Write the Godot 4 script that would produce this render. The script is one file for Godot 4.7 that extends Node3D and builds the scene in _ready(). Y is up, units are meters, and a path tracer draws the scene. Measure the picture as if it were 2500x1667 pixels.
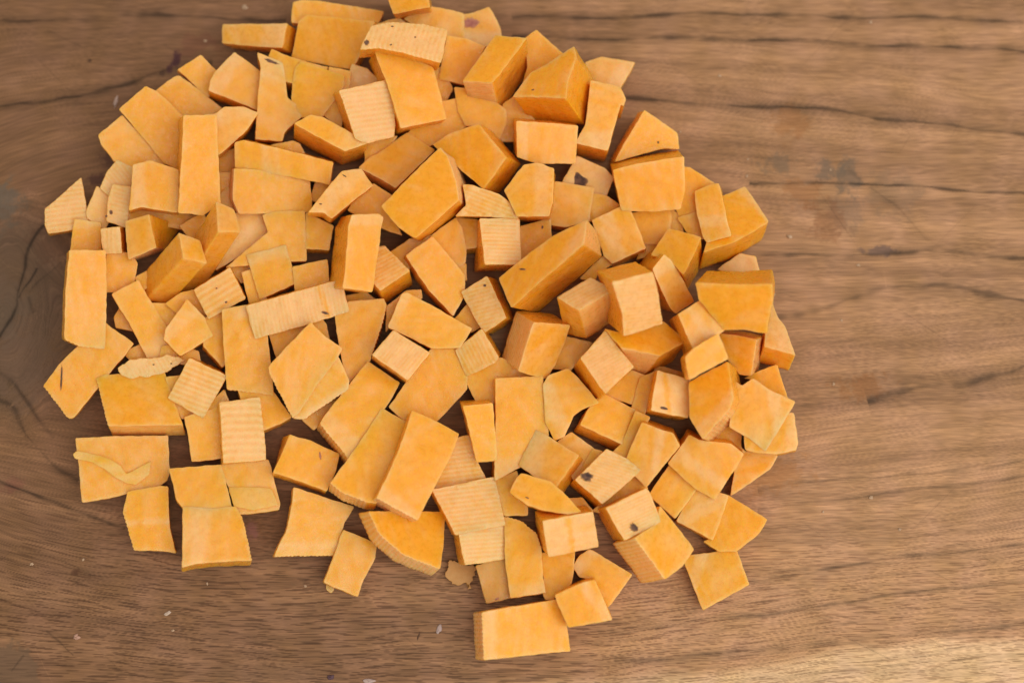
extends Node3D
# A heap of diced raw sweet potato on a worn teak chopping board, seen from above. Units are metres; the pieces' outlines are given in tenths of a millimetre.

const U := 0.0001
const ORANGE := Vector3(0.94, 0.43, 0.026)
const PALE := Vector3(0.95, 0.575, 0.245)
var flesh: StandardMaterial3D
var dull: StandardMaterial3D
var eye_mat: StandardMaterial3D
var blotch := FastNoiseLite.new()
var fibre := FastNoiseLite.new()
var lump := FastNoiseLite.new()
var rng := RandomNumberGenerator.new()
var names := {}
var pieces_made := 0

func _ready() -> void:
	rng.seed = 4711
	# camera: hand-held above the board, tipped a little towards it
	var cam := Camera3D.new()
	cam.name = "camera"
	cam.position = Vector3(0, 0.40980, 0.07226)
	add_child(cam, true)
	cam.look_at_from_position(cam.position, Vector3.ZERO, Vector3(0, 0, -1))
	cam.fov = 27.0
	cam.near = 0.02
	cam.far = 20.0
	cam.current = true
	var at := CameraAttributesPhysical.new()
	at.frustum_focal_length = 12.0 / tan(deg_to_rad(13.5))
	at.frustum_focus_distance = 0.402
	at.frustum_near = 0.02
	at.frustum_far = 20.0
	at.exposure_aperture = 4.5
	cam.attributes = at
	# a dim room, and one wide window to the right
	var we := WorldEnvironment.new()
	we.name = "world_environment"
	var env := Environment.new()
	env.background_mode = Environment.BG_COLOR
	env.background_color = Color(1.0, 0.93, 0.86)
	env.background_energy_multiplier = 0.56
	env.ambient_light_source = Environment.AMBIENT_SOURCE_BG
	env.tonemap_mode = Environment.TONE_MAPPER_LINEAR
	env.tonemap_exposure = 1.0
	env.sdfgi_enabled = true
	env.ssao_enabled = true
	env.ssil_enabled = true
	we.environment = env
	add_child(we, true)
	var win := AreaLight3D.new()
	win.name = "window_light"
	win.area_size = Vector2(1.1, 1.1)
	win.light_color = Color(1.0, 0.955, 0.90)
	win.light_energy = 1.03
	win.area_range = 6.0
	win.shadow_enabled = true
	add_child(win, true)
	win.look_at_from_position(Vector3(0.50, 0.96, 0.28), Vector3.ZERO, Vector3.UP)
	# noises and materials
	blotch.noise_type = FastNoiseLite.TYPE_SIMPLEX
	blotch.frequency = 1.0
	blotch.fractal_octaves = 3
	blotch.seed = 5
	fibre.noise_type = FastNoiseLite.TYPE_SIMPLEX
	fibre.frequency = 1.0
	fibre.fractal_octaves = 2
	fibre.seed = 9
	lump.noise_type = FastNoiseLite.TYPE_SIMPLEX
	lump.frequency = 0.1
	lump.fractal_octaves = 2
	lump.seed = 3
	var sn := FastNoiseLite.new()
	sn.noise_type = FastNoiseLite.TYPE_SIMPLEX
	sn.frequency = 0.02
	sn.fractal_octaves = 5
	sn.fractal_gain = 0.62
	sn.seed = 31
	var grey := sn.get_seamless_image(512, 512)
	var sn2 := FastNoiseLite.new()
	sn2.noise_type = FastNoiseLite.TYPE_SIMPLEX
	sn2.frequency = 0.12
	sn2.fractal_octaves = 3
	sn2.seed = 37
	var grain := sn2.get_seamless_image(512, 512)
	var mottle := Image.create(512, 512, false, Image.FORMAT_RGB8)
	for y in 512:
		for x in 512:
			var a := grey.get_pixel(x, y).r - 0.5
			var b := grain.get_pixel(x, y).r - 0.5
			var q := 0.96 + 0.035 * a + 0.03 * b
			mottle.set_pixel(x, y, Color(minf(q + 0.02, 1.0), clampf(q + 0.03 * a, 0, 1), clampf(q - 0.02 + 0.08 * a + 0.03 * b, 0, 1)))
	flesh = StandardMaterial3D.new()
	flesh.vertex_color_use_as_albedo = true
	flesh.albedo_texture = ImageTexture.create_from_image(mottle)
	flesh.uv1_triplanar = true
	flesh.uv1_scale = Vector3.ONE * 42.0
	flesh.roughness = 0.75
	flesh.roughness_texture = ImageTexture.create_from_image(grey)
	flesh.clearcoat_enabled = true
	flesh.clearcoat = 0.12
	flesh.clearcoat_roughness = 0.28
	flesh.metallic_specular = 0.42
	flesh.heightmap_enabled = true
	flesh.heightmap_texture = ImageTexture.create_from_image(grain)
	flesh.heightmap_scale = 0.004
	flesh.subsurf_scatter_enabled = true
	flesh.subsurf_scatter_strength = 0.4
	dull = StandardMaterial3D.new()
	dull.vertex_color_use_as_albedo = true
	dull.albedo_texture = flesh.albedo_texture
	dull.uv1_triplanar = true
	dull.uv1_scale = Vector3.ONE * 42.0
	dull.roughness = 0.8
	eye_mat = StandardMaterial3D.new()
	eye_mat.vertex_color_use_as_albedo = true
	eye_mat.roughness = 0.85
	make_board()
	heap()
	bits()

func numbered(called: String) -> String:
	var k: int = names.get(called, 0)
	names[called] = k + 1
	return called if k == 0 else "%s_%03d" % [called, k]

func tag(o: Node3D, label: String, category: String, group := "", kind := "") -> void:
	o.set_meta("label", label)
	if category: o.set_meta("category", category)
	if group: o.set_meta("group", group)
	if kind: o.set_meta("kind", kind)

func tri(v: float) -> float:
	var f := v - floorf(v)
	return 4.0 * absf(f - 0.5) - 1.0

func smooth_mesh(v: PackedVector3Array, c: PackedColorArray, idx: PackedInt32Array) -> ArrayMesh:
	var n := PackedVector3Array()
	n.resize(v.size())
	for k in range(0, idx.size(), 3):
		var a := idx[k]
		var b := idx[k + 1]
		var d := idx[k + 2]
		var f := (v[d] - v[a]).cross(v[b] - v[a])
		n[a] += f
		n[b] += f
		n[d] += f
	for k in n.size(): n[k] = n[k].normalized() if n[k].length_squared() > 0.0 else Vector3.UP
	var arr := []
	arr.resize(Mesh.ARRAY_MAX)
	arr[Mesh.ARRAY_VERTEX] = v
	arr[Mesh.ARRAY_NORMAL] = n
	arr[Mesh.ARRAY_COLOR] = c
	arr[Mesh.ARRAY_INDEX] = idx
	var m := ArrayMesh.new()
	m.add_surface_from_arrays(Mesh.PRIMITIVE_TRIANGLES, arr)
	return m

func flesh_color(f: float, b: float, pink: float) -> Color:
	f = clampf(f, -0.03, 1.0)
	var q := ORANGE.lerp(PALE, f) * b
	if pink > 0.0: q = q.lerp(Vector3(0.46, 0.29, 0.115) * b, pink)
	return Color(q.x, q.y, q.z)

# One cut piece: an upper face (outline in the piece's own plane, clockwise or not), swept to a lower face by off.
# t/s: how dry and pale the upper face / the sides are; rib: direction of the crinkle cut on the upper face; crib: sides ribbed level; z: sides ribbed upright; sp: paleness of single sides
func piece(called: String, label: String, at: Vector3, turn: Vector3, top: Array, h: float, off: Array, o := {}) -> MeshInstance3D:
	pieces_made += 1
	var seed_at := Vector3(pieces_made * 3.17, pieces_made * 1.31, pieces_made * 2.23)
	var n := top.size() / 2
	var P := PackedVector2Array()
	var E := PackedVector3Array()
	for k in n:
		P.append(Vector2(top[2 * k], top[2 * k + 1]) * U)
		E.append(Vector3(off[0], off[1], off[2]) * U if off.size() == 3 else Vector3(off[3 * k], off[3 * k + 1], off[3 * k + 2]) * U)
	var H := h * U
	var edge_of := range(n)
	var area := 0.0
	for k in n: area += P[k].cross(P[(k + 1) % n])
	var turned := area < 0.0
	if turned:
		P.reverse()
		E.reverse()
		edge_of = []
		for k in n: edge_of.append((2 * n - 2 - k) % n)
	var t: float = o.get("t", 0.0)
	var s: float = o.get("s", 0.03)
	var sp: Dictionary = o.get("sp", {})
	var rough_edge: float = o.get("rag", 0.0)
	var pitch: float = o.get("pitch", 1.15) * 0.001
	var ribbed := o.has("rib")
	var ra: float = deg_to_rad(o.get("rib", 0.0))
	var rd := Vector2(cos(ra), sin(ra))
	var rx := Vector2(-rd.y, rd.x)
	var fa := rng.randf() * TAU
	var fd := Vector2(cos(fa), sin(fa))
	var fx := Vector2(-fd.y, fd.x)
	var edge_pale: float = o.get("edge", 0.30)
	var pink: float = o.get("pink", 0.0)
	var tint := rng.randf_range(0.95, 1.04)
	var warm := rng.randf_range(-0.06, 0.06)
	# the outline, finely divided
	var ring := PackedVector2Array()
	var inn := PackedVector2Array()
	var eo := PackedVector3Array()
	var ei := PackedInt32Array()
	var et := PackedFloat32Array()
	var cribs: Array = o.get("crib", [])
	var zs: Array = o.get("z", [])
	for k in n:
		var a := P[k]
		var b := P[(k + 1) % n]
		var ln := a.distance_to(b)
		if ln < 0.0002: continue
		var dir := (b - a) / ln
		var out := Vector2(dir.y, -dir.x)
		var e: int = edge_of[k]
		var teeth := zs.has(e)
		var step := pitch * 0.25 if teeth else (0.0004 if ribbed or rough_edge > 0.0 else 0.0007)
		var cnt := maxi(int(ln / step), 2)
		var bow := rng.randf_range(-0.010, 0.012) * ln
		var ph := rng.randf()
		for q in cnt + 1:
			var f := float(q) / cnt
			if q == 0: f = minf(0.00028 / ln, 0.2)
			if q == cnt: f = 1.0 - minf(0.00028 / ln, 0.2)
			var g := a.lerp(b, f)
			var amp := bow * 4.0 * f * (1.0 - f)
			amp += 0.00010 * lump.get_noise_2d(seed_at.x * 90.0 + g.x * 2600.0, g.y * 2600.0)
			if teeth: amp += 0.00011 * tri(f * ln / pitch + ph)
			if rough_edge > 0.0: amp += rough_edge * (0.0006 * lump.get_noise_2d(g.x * 3000.0, g.y * 5000.0 + seed_at.y * 50.0) + 0.00022 * lump.get_noise_2d(g.x * 12000.0, g.y * 12000.0))
			ring.append(g + out * amp)
			inn.append(g + out * (amp - 0.00022))
			eo.append(E[k].lerp(E[(k + 1) % n], f))
			ei.append(e)
			et.append(tri(f * ln / pitch + ph) if teeth else 0.0)
	var m := ring.size()
	var v := PackedVector3Array()
	var c := PackedColorArray()
	var idx := PackedInt32Array()
	var pts := PackedVector2Array(inn)
	# inner points of the upper face
	var lo := P[0]
	var hi := P[0]
	for q in P:
		lo = lo.min(q)
		hi = hi.max(q)
	var mid := (lo + hi) * 0.5
	var half := (hi - lo).length() * 0.5
	var su := 0.0009
	var sv := pitch * 0.5 if ribbed else 0.0009
	var ph0 := rng.randf()
	var nu := int(half / su) + 1
	var nv := int(half / sv) + 1
	var far := P
	var wide := PackedVector2Array()
	for q in inn: wide.append(q * 1000.0)
	var shrunk := Geometry2D.offset_polygon(wide, -0.42)
	for i in range(-nu, nu + 1):
		for j in range(-nv, nv + 1):
			var w := mid + rd * (i * su + (0.0002 if j % 2 else -0.0002)) + rx * (j * sv)
			if not ribbed: w += Vector2(rng.randf_range(-1, 1), rng.randf_range(-1, 1)) * 0.00018
			for poly in shrunk:
				if Geometry2D.is_point_in_polygon(w * 1000.0, poly):
					pts.append(w)
					break
	var crown: float = o.get("crown", rng.randf_range(0.0, 0.00035))
	for k in pts.size():
		var w := pts[k]
		var y := H + 0.00022 * lump.get_noise_3d(w.x * 1500.0, w.y * 1500.0, seed_at.x * 40.0) + crown * (1.0 - minf(1.0, (w - mid).length_squared() / (half * half)))
		var valley := 0.0
		if ribbed:
			var rv := tri((w - mid).dot(rx) / pitch * 1.0 + 0.5)
			var soft := 0.85 + 0.3 * lump.get_noise_3d(w.x * 900.0, w.y * 900.0, seed_at.y * 30.0)
			y += 0.00013 * rv * soft * pitch / 0.001
			valley = rv * soft
		v.append(Vector3(w.x, y, w.y))
		var f := t + warm + 0.26 * blotch.get_noise_3d(w.x * 120.0, w.y * 120.0, seed_at.z * 10.0)
		f += 0.34 * fibre.get_noise_3d((w - mid).dot(fd) * 60.0, (w - mid).dot(fx) * 420.0, seed_at.y * 10.0)
		if ribbed: f += 0.26 * valley
		if o.has("band"):
			var bd: Array = o.band
			var dist := absf((w - Vector2(bd[0], bd[1]) * U).dot(Vector2(cos(bd[2]), sin(bd[2])))) + 0.0005 * blotch.get_noise_3d(w.x * 500.0, w.y * 500.0, seed_at.x * 9.0)
			var amt := 1.0 - smoothstep(bd[3] * U * 0.6, bd[3] * U * 1.3, dist)
			f += amt * (-0.75 if bd[4] else 0.5)
		if k < m: f += edge_pale
		c.append(flesh_color(f, tint * (1.0 + 0.05 * blotch.get_noise_3d(w.x * 300.0, w.y * 300.0, seed_at.x * 20.0)), pink))
	var wide_pts := PackedVector2Array()
	for q in pts: wide_pts.append(q * 1000.0)
	var tris := Geometry2D.triangulate_delaunay(wide_pts)
	for k in range(0, tris.size(), 3):
		var a := pts[tris[k]]
		var b := pts[tris[k + 1]]
		var d := pts[tris[k + 2]]
		if tris[k] < m and tris[k + 1] < m and tris[k + 2] < m and not Geometry2D.is_point_in_polygon((a + b + d) / 0.003, wide): continue
		if (b - a).cross(d - a) > 0.0: idx.append_array([tris[k], tris[k + 1], tris[k + 2]])
		else: idx.append_array([tris[k], tris[k + 2], tris[k + 1]])
	# the sides
	var depth := 0.0
	for q in eo: depth = maxf(depth, q.length())
	var rowstep := pitch * 0.25 if cribs.size() else 0.0011
	var rows := clampi(int(depth / rowstep), 2, 60)
	var base := v.size()
	var thin := depth < 0.0025
	var ramp: float = rng.randf()
	for r in rows + 1:
		var f0 := float(r) / rows
		for k in m:
			var w := ring[k]
			var e := eo[k]
			var y0 := H - 0.00007 + (v[k].y - H)
			var q := Vector3(w.x, y0, w.y) + e * f0
			var e_i := ei[k]
			var pale_here: float = sp.get(e_i, s)
			var outw := (ring[k] - inn[k]).normalized()
			var rise := 0.00016 * lump.get_noise_3d(q.x * 1700.0, q.y * 1700.0 + seed_at.x * 30.0, q.z * 1700.0)
			var val := 0.0
			if cribs.has(e_i) and r > 0 and r < rows:
				val = tri(f0 * e.length() / pitch + ramp)
				rise += 0.00016 * val
			if r == 0: rise *= 0.3
			if r == rows: rise -= 0.00025
			q += Vector3(outw.x, 0, outw.y) * rise
			v.append(q)
			var f := pale_here + warm + 0.22 * blotch.get_noise_3d(q.x * 260.0, q.y * 260.0 + seed_at.z * 9.0, q.z * 260.0) + 0.16 * fibre.get_noise_3d(q.x * 250.0, q.y * 900.0 + seed_at.y * 9.0, q.z * 250.0)
			f += 0.26 * val
			if zs.has(e_i): f += 0.08 + 0.24 * et[k]
			if r == 0: f += edge_pale
			if r == 1: f += edge_pale * 0.25
			c.append(flesh_color(f, tint, pink))
	for r in rows:
		for k in m:
			var k2 := (k + 1) % m
			var a := base + r * m + k
			var b := base + r * m + k2
			idx.append_array([a, a + m, b, b, a + m, b + m])
	var lip := v.size()
	for k in m:
		v.append(v[base + k])
		c.append(c[base + k])
	for k in m:
		var k2 := (k + 1) % m
		idx.append_array([k, lip + k, k2, k2, lip + k, lip + k2])
	# the lower face
	var bb := base + rows * m
	var heart := Vector3.ZERO
	for k in m: heart += v[bb + k] / m
	v.append(heart)
	c.append(flesh_color(s, tint, pink))
	for k in m: idx.append_array([bb + k, v.size() - 1, bb + (k + 1) % m])
	# Godot's front faces run clockwise: turn every triangle
	for k in range(0, idx.size(), 3):
		var sw := idx[k + 1]
		idx[k + 1] = idx[k + 2]
		idx[k + 2] = sw
	var node := MeshInstance3D.new()
	node.name = numbered(called)
	node.mesh = smooth_mesh(v, c, idx)
	node.material_override = dull if o.has("dull") else flesh
	node.position = at * 0.001
	node.rotation_degrees = turn
	node.cast_shadow = GeometryInstance3D.SHADOW_CASTING_SETTING_ON
	add_child(node, true)
	tag(node, label, "sweet potato", "diced sweet potato pieces heaped on the chopping board" if not called.ends_with("shaving") else "thin shavings among the diced pieces")
	for mk in o.get("marks", []):
		var w := Vector2(mk[0], mk[1]) * U
		var y := H + 0.00022 * lump.get_noise_3d(w.x * 1500.0, w.y * 1500.0, seed_at.x * 40.0) + crown * (1.0 - minf(1.0, (w - mid).length_squared() / (half * half)))
		dark_mark(node, mk, y + (0.00016 if ribbed else 0.00006), seed_at)
	return node

# a bud scar or bruise: a lumpy dark scab set in the upper face. mk: x, z, half length, half width, angle
func dark_mark(parent: Node3D, mk: Array, y: float, seed_at: Vector3) -> void:
	var v := PackedVector3Array()
	var c := PackedColorArray()
	var idx := PackedInt32Array()
	var seg := 22
	var big: bool = mk[2] * mk[3] > 900.0
	var ca := cos(deg_to_rad(mk[4]))
	var sa := sin(deg_to_rad(mk[4]))
	var rings := 6
	for r in rings + 1:
		for k in seg:
			var an := TAU * k / seg
			var f := 1.0 - float(r) / rings
			var wob := 1.0 + 0.30 * lump.get_noise_2d(cos(an) * 90.0 + seed_at.x * 70.0 + mk[0], sin(an) * 90.0 + mk[1])
			var p := Vector2(cos(an) * mk[2], sin(an) * mk[3]) * f * wob * U
			var q := Vector2(p.x * ca - p.y * sa, p.x * sa + p.y * ca)
			var bump := lump.get_noise_3d(q.x * 6000.0, q.y * 6000.0, seed_at.x * 20.0)
			var yy := y + (0.0 if r == 0 else 0.00007 + (0.00012 if big else 0.00003) * bump)
			if r == 0: yy -= 0.0002
			v.append(Vector3(mk[0] * U + q.x, yy, mk[1] * U + q.y))
			var dk := clampf(0.5 + 0.9 * bump , 0.0, 1.0)
			var col := Vector3(0.045, 0.026, 0.024).lerp(Vector3(0.17, 0.092, 0.06), dk)
			if mk.size() > 5: col = Vector3(0.30, 0.11, 0.10).lerp(Vector3(0.50, 0.24, 0.17), dk)
			if r <= 1: col = col.lerp(Vector3(0.62, 0.36, 0.11), 0.85 if r == 0 else 0.4)
			c.append(Color(col.x, col.y, col.z))
	for r in rings:
		for k in seg:
			var k2 := (k + 1) % seg
			var a := r * seg + k
			var b := r * seg + k2
			idx.append_array([a, b, a + seg, b, b + seg, a + seg])
	var o := MeshInstance3D.new()
	var slit: bool = maxf(mk[2], mk[3]) > 3.2 * minf(mk[2], mk[3])
	o.name = "bruise" if mk.size() > 5 else ("slit" if slit else "eye")
	o.set_meta("label", "reddish brown bruise" if mk.size() > 5 else ("thin dark slit in the flesh" if slit else "dark bud scar"))
	o.mesh = smooth_mesh(v, c, idx)
	o.material_override = eye_mat
	parent.add_child(o, true)

# a tiny crumb or flake lying on the board
func crumb(label: String, group: String, x: float, z: float, lx: float, lz: float, turn: float, col: Color) -> void:
	var v := PackedVector3Array()
	var c := PackedColorArray()
	var idx := PackedInt32Array()
	var seg := 12
	var sx := rng.randf() * 100.0
	var rings := 4
	for r in rings + 1:
		var f := [1.0, 1.08, 0.8, 0.4, 0.0][r] as float
		var y := [0.00002, 0.00025, 0.00055, 0.0007, 0.00068][r] as float
		for k in seg:
			var an := TAU * k / seg
			var w := f * (1.0 + 0.45 * lump.get_noise_2d(cos(an) * 80.0 + sx * 9.0, sin(an) * 80.0))
			v.append(Vector3(cos(an) * lx * w * 0.001, y * minf(lx, lz) * 1.2 * (1.0 + 0.5 * lump.get_noise_2d(k * 60.0, sx * 30.0)), sin(an) * lz * w * 0.001))
			c.append(col)
	for r in rings:
		for k in seg:
			var k2 := (k + 1) % seg
			var a := r * seg + k
			var b := r * seg + k2
			idx.append_array([a, a + seg, b, b, a + seg, b + seg])
	for k in range(0, idx.size(), 3):
		var sw := idx[k + 1]
		idx[k + 1] = idx[k + 2]
		idx[k + 2] = sw
	var o := MeshInstance3D.new()
	o.name = numbered("crumb")
	o.mesh = smooth_mesh(v, c, idx)
	o.material_override = dull
	o.position = Vector3(x * 0.001, 0.0, z * 0.001)
	o.rotation_degrees.y = turn
	add_child(o, true)
	tag(o, label, "crumb", group)

# ---- the chopping board: 460 x 330 mm of worn teak
const BW := 460.0
const BD := 330.0
const PPM := 4.4
var board_px := PackedFloat32Array()
var ink := PackedFloat32Array()
var board_w := int(BW * PPM)
var board_h := int(BD * PPM)

# how the grain runs: equal values lie along one growth line. Round the knot at the left the lines crowd together, to the right they fan out
func slope(z: float) -> float:
	var zs := [-140.0, -95.0, -88.0, -71.0, -46.0, -25.0, -6.0, 18.0, 94.0, 170.0]
	var ss := [1.0, 2.0, 4.4, 10.6, 3.1, 0.0, -7.5, -10.0, -11.0, -11.0]
	for k in range(1, zs.size()):
		if z < zs[k]:
			return lerpf(ss[k - 1], ss[k], clampf((z - zs[k - 1]) / (zs[k] - zs[k - 1]), 0.0, 1.0))
	return -11.0

func line(pts: Array, width: float, dark: float, fuzz: float, nz: FastNoiseLite, smear := 0.0) -> void:
	for k in range(0, pts.size() - 2, 2):
		var a := Vector2(pts[k], pts[k + 1])
		var b := Vector2(pts[k + 2], pts[k + 3])
		var steps := int(a.distance_to(b) * PPM * 1.2) + 1
		var along := (b - a).normalized()
		var side := Vector2(-along.y, along.x)
		for q in steps:
			var p := a.lerp(b, float(q) / steps)
			p += side * (0.8 * nz.get_noise_2d(p.x * 2.2 + 70.0, p.y * 2.2) + 0.16 * nz.get_noise_2d(p.x * 9.0, p.y * 9.0)) * fuzz
			var wd := width * (0.85 + 0.55 * nz.get_noise_2d(p.x * 6.0, 300.0 + p.y * 6.0))
			var st := dark * (0.62 + 0.38 * nz.get_noise_2d(p.x * 5.0 + 500.0, p.y * 5.0) + 0.18 * nz.get_noise_2d(p.x * 16.0 + 500.0, p.y * 16.0))
			var rad := wd * 2.0 + smear
			var r := int(rad * PPM) + 1
			var px := (p.x + BW * 0.5) * PPM
			var pz := (p.y + BD * 0.5) * PPM
			for d2 in range(-2 * r, 2 * r + 1):
				var d := d2 * 0.5
				var sx := int(px + side.x * d)
				var sz := int(pz + side.y * d)
				if sx < 0 or sz < 0 or sx >= board_w or sz >= board_h: continue
				var dist: float = absf(d) / PPM
				var f := st * exp(-pow(dist / wd, 2.0)) + (st * 0.35 * exp(-pow(dist / maxf(smear, 0.01), 2.0)) if smear > 0.0 else 0.0)
				var i := sz * board_w + sx
				ink[i] = maxf(ink[i], f)

func stain(x: float, z: float, rx: float, rz: float, col: Color, amt: float, nz: FastNoiseLite, rough := 1.0) -> void:
	for iz in range(maxi(0, int((z - rz * 1.5 + BD * 0.5) * PPM)), mini(board_h, int((z + rz * 1.5 + BD * 0.5) * PPM))):
		for ix in range(maxi(0, int((x - rx * 1.5 + BW * 0.5) * PPM)), mini(board_w, int((x + rx * 1.5 + BW * 0.5) * PPM))):
			var wx := ix / PPM - BW * 0.5
			var wz := iz / PPM - BD * 0.5
			var d := sqrt(pow((wx - x) / rx, 2.0) + pow((wz - z) / rz, 2.0)) + rough * (0.55 * nz.get_noise_2d(wx * 14.0, wz * 14.0) + 0.25 * nz.get_noise_2d(wx * 60.0, wz * 60.0))
			var f := amt * (1.0 - smoothstep(0.35 if rough > 0.5 else 0.86, 1.0, d))
			if f <= 0.0: continue
			var i := (iz * board_w + ix) * 3
			board_px[i] = lerpf(board_px[i], col.r, f)
			board_px[i + 1] = lerpf(board_px[i + 1], col.g, f)
			board_px[i + 2] = lerpf(board_px[i + 2], col.b, f)

func make_board() -> void:
	var n1 := FastNoiseLite.new()
	n1.noise_type = FastNoiseLite.TYPE_SIMPLEX
	n1.fractal_type = FastNoiseLite.FRACTAL_FBM
	n1.fractal_octaves = 3
	n1.frequency = 0.01
	n1.seed = 11
	var n2 := FastNoiseLite.new()
	n2.noise_type = FastNoiseLite.TYPE_SIMPLEX
	n2.fractal_type = FastNoiseLite.FRACTAL_NONE
	n2.frequency = 0.01
	n2.seed = 23
	board_px.resize(board_w * board_h * 3)
	ink.resize(board_w * board_h)
	var dark := Vector3(0.510, 0.385, 0.285)
	var lite := Vector3(0.690, 0.543, 0.408)
	var sap := Vector3(0.835, 0.725, 0.575)
	for iz in board_h:
		var z := iz / PPM - BD * 0.5
		var sl := slope(z)
		for ix in board_w:
			var x := ix / PPM - BW * 0.5
			var g := z
			var ex := exp(-maxf(x + 146.0, -30.0) / 46.0)
			var kd := z + 1.6
			g = z + 0.5 * ex * kd * exp(-kd * kd / 3600.0)
			if x > 20.0: g -= (x - 20.0) / 130.0 * sl
			var kx := (x + 150.0) / 17.0
			var kz := (z + 8.0) / 26.0
			var kr := sqrt(kx * kx + kz * kz) + 0.10 * n1.get_noise_2d(x * 5.0, z * 5.0)
			var knot := 1.0 - smoothstep(0.75, 1.5, kr)
			g = lerpf(g, kr * 19.0 - 30.0, knot)
			g += 1.7 * n1.get_noise_2d(x * 0.8, g * 2.0)
			var band := n1.get_noise_2d(x * 0.35, g * 9.0)
			var streak := n2.get_noise_2d(x * 2.2, g * 62.0)
			var fine := n2.get_noise_2d(x * 9.0 + 900.0, g * 240.0)
			var mott := n1.get_noise_2d(x * 5.0 + 300.0, z * 5.0)
			var where := clampf((x + 40.0) / 110.0, 0.0, 1.0)
			where = clampf(where * 0.62 + clampf((z - 20.0) / 90.0, 0.0, 0.5) * clampf((x + 90.0) / 130.0, 0.12, 1.0) + 0.26 * band + 0.12 * mott, 0.0, 1.0)
			var sapf := smoothstep(0.0, 5.0, g - 93.5 + 4.0 * n1.get_noise_2d(x * 0.8, 70.0)) * clampf((x + 30.0) / 70.0, 0.0, 1.0)
			where *= 1.0 - 0.9 * knot
			var q := dark.lerp(lite, where).lerp(Vector3(0.385, 0.315, 0.255), knot * 0.75).lerp(sap, sapf * 0.8)
			var hair := n2.get_noise_2d(x * 5.0 + 400.0, g * 520.0)
			var b := 1.0 + 0.05 * band + 0.045 * streak + 0.075 * fine + 0.06 * hair + 0.028 * mott
			# open pores: short dark dashes along the grain, dense towards the lower half
			var pore := n2.get_noise_2d(x * 7.0 + 50.0, g * 165.0 + 77.0)
			var pz := 0.22 + 0.78 * smoothstep(30.0, 75.0, z + 12.0 * band)
			var pp := smoothstep(0.42, 0.72, pore) * pz
			b *= 1.0 - lerpf(0.27, 0.19, clampf(x / 60.0, 0.0, 1.0)) * pp
			var i := (iz * board_w + ix) * 3
			board_px[i] = q.x * b
			board_px[i + 1] = q.y * b * (1.0 - 0.035 * pp)
			board_px[i + 2] = q.z * b * (1.0 - 0.05 * pp + 0.05 * mott)
	line([0.0, -100.6, 31.3, -100.9, 93.8, -100.9, 156.2, -98.7], 0.5, 0.75, 1, n2, 1.6)
	line([0.0, -94.3, 31.2, -93.9, 87.2, -92.5, 124.5, -90.8, 158.1, -89.1], 0.5, 0.8, 1, n2, 1.4)
	line([30.9, -74.5, 58.1, -73.4, 83.4, -72.0, 114.8, -68.2, 135.6, -65.2, 156.4, -62.6], 0.42, 1, 1, n2, 1.6)
	line([71.0, -48.1, 101.0, -48.1, 128.4, -46.3, 155.2, -44.6], 0.3, 0.95, 0.6, n2, 0.8)
	line([64.3, -25.0, 108.0, -26.6, 127.4, -26.6, 154.0, -25.4], 0.5, 0.75, 1.2, n2, 1.6)
	line([100.6, -52.7, 113.5, -41.3, 122.7, -30.0, 128.6, -26.9], 0.5, 0.22, 1.5, n2, 1.6)
	line([75.8, -5.9, 88.0, -9.6, 99.0, -13.5, 110.5, -15.9, 126.8, -15.4, 153.3, -13.6], 0.9, 0.6, 2, n2, 4.5)
	line([103.6, 18.3, 119.3, 14.7, 135.0, 11.1, 151.9, 7.5], 0.8, 0.65, 2, n2, 3.5)
	line([70.7, 42.6, 95.6, 39.1, 124.0, 38.5, 150.2, 34.4], 0.5, 0.35, 1.5, n2, 1.5)
	line([70.5, 48.5, 100.1, 44.4, 129.7, 41.4, 149.9, 39.1], 0.4, 0.4, 1.2, n2, 1.2)
	line([58.2, 70.5, 87.5, 66.1, 122.8, 61.3, 148.7, 57.6], 0.4, 0.45, 1, n2, 1)
	line([40.6, 81.9, 75.4, 78.5, 110.5, 73.3, 148.1, 68.2], 0.35, 0.45, 1, n2, 1)
	line([28.9, 90.9, 63.5, 89.5, 92.5, 86.4, 121.6, 83.6, 147.3, 80.2], 0.5, 0.5, 1, n2, 1.5)
	line([-163.6, -97.7, -148.7, -98.7, -131.3, -100.4, -115.1, -102.2, -102.6, -102.0, -86.3, -100.6, -68.8, -100.0], 0.6, 0.7, 1.5, n2, 2)
	line([-161.7, -69.3, -154.5, -71.4, -142.3, -74.5, -129.7, -77.1, -116.0, -80.3, -101.3, -83.2, -90.7, -84.9], 0.6, 0.75, 1.8, n2, 2.2)
	line([-139.0, -34.9, -140.9, -32.8, -142.3, -30.6, -143.5, -28.1, -144.1, -25.6, -144.0, -22.5, -144.8, -17.6, -145.5, -14.5, -145.4, -10.8, -146.8, -7.1, -148.8, -4.1, -151.2, -0.4], 0.28, 0.8, 0.8, n2, 0.8)
	line([-140.5, -21.9, -142.0, -17.6, -143.5, -15.7, -145.0, -12.7], 0.3, 0.8, 1.2, n2, 0.6)
	line([-133.3, -23.8, -139.0, -17.6, -141.2, -13.9, -139.1, -9.0], 0.5, 0.4, 2, n2, 1.5)
	line([-156.3, 14.1, -146.4, 20.1, -141.2, 27.3, -132.5, 34.4, -123.9, 39.1], 0.5, 0.5, 2, n2, 1.5)
	line([-152.2, 39.7, -147.4, 41.1, -136.6, 44.4, -126.2, 47.9, -110.7, 54.3], 0.4, 0.8, 1.2, n2, 0.8)
	line([-154.4, 6.9, -145.6, 12.9, -139.2, 21.3, -131.7, 27.3], 0.5, 0.4, 2, n2, 1.2)
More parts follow.
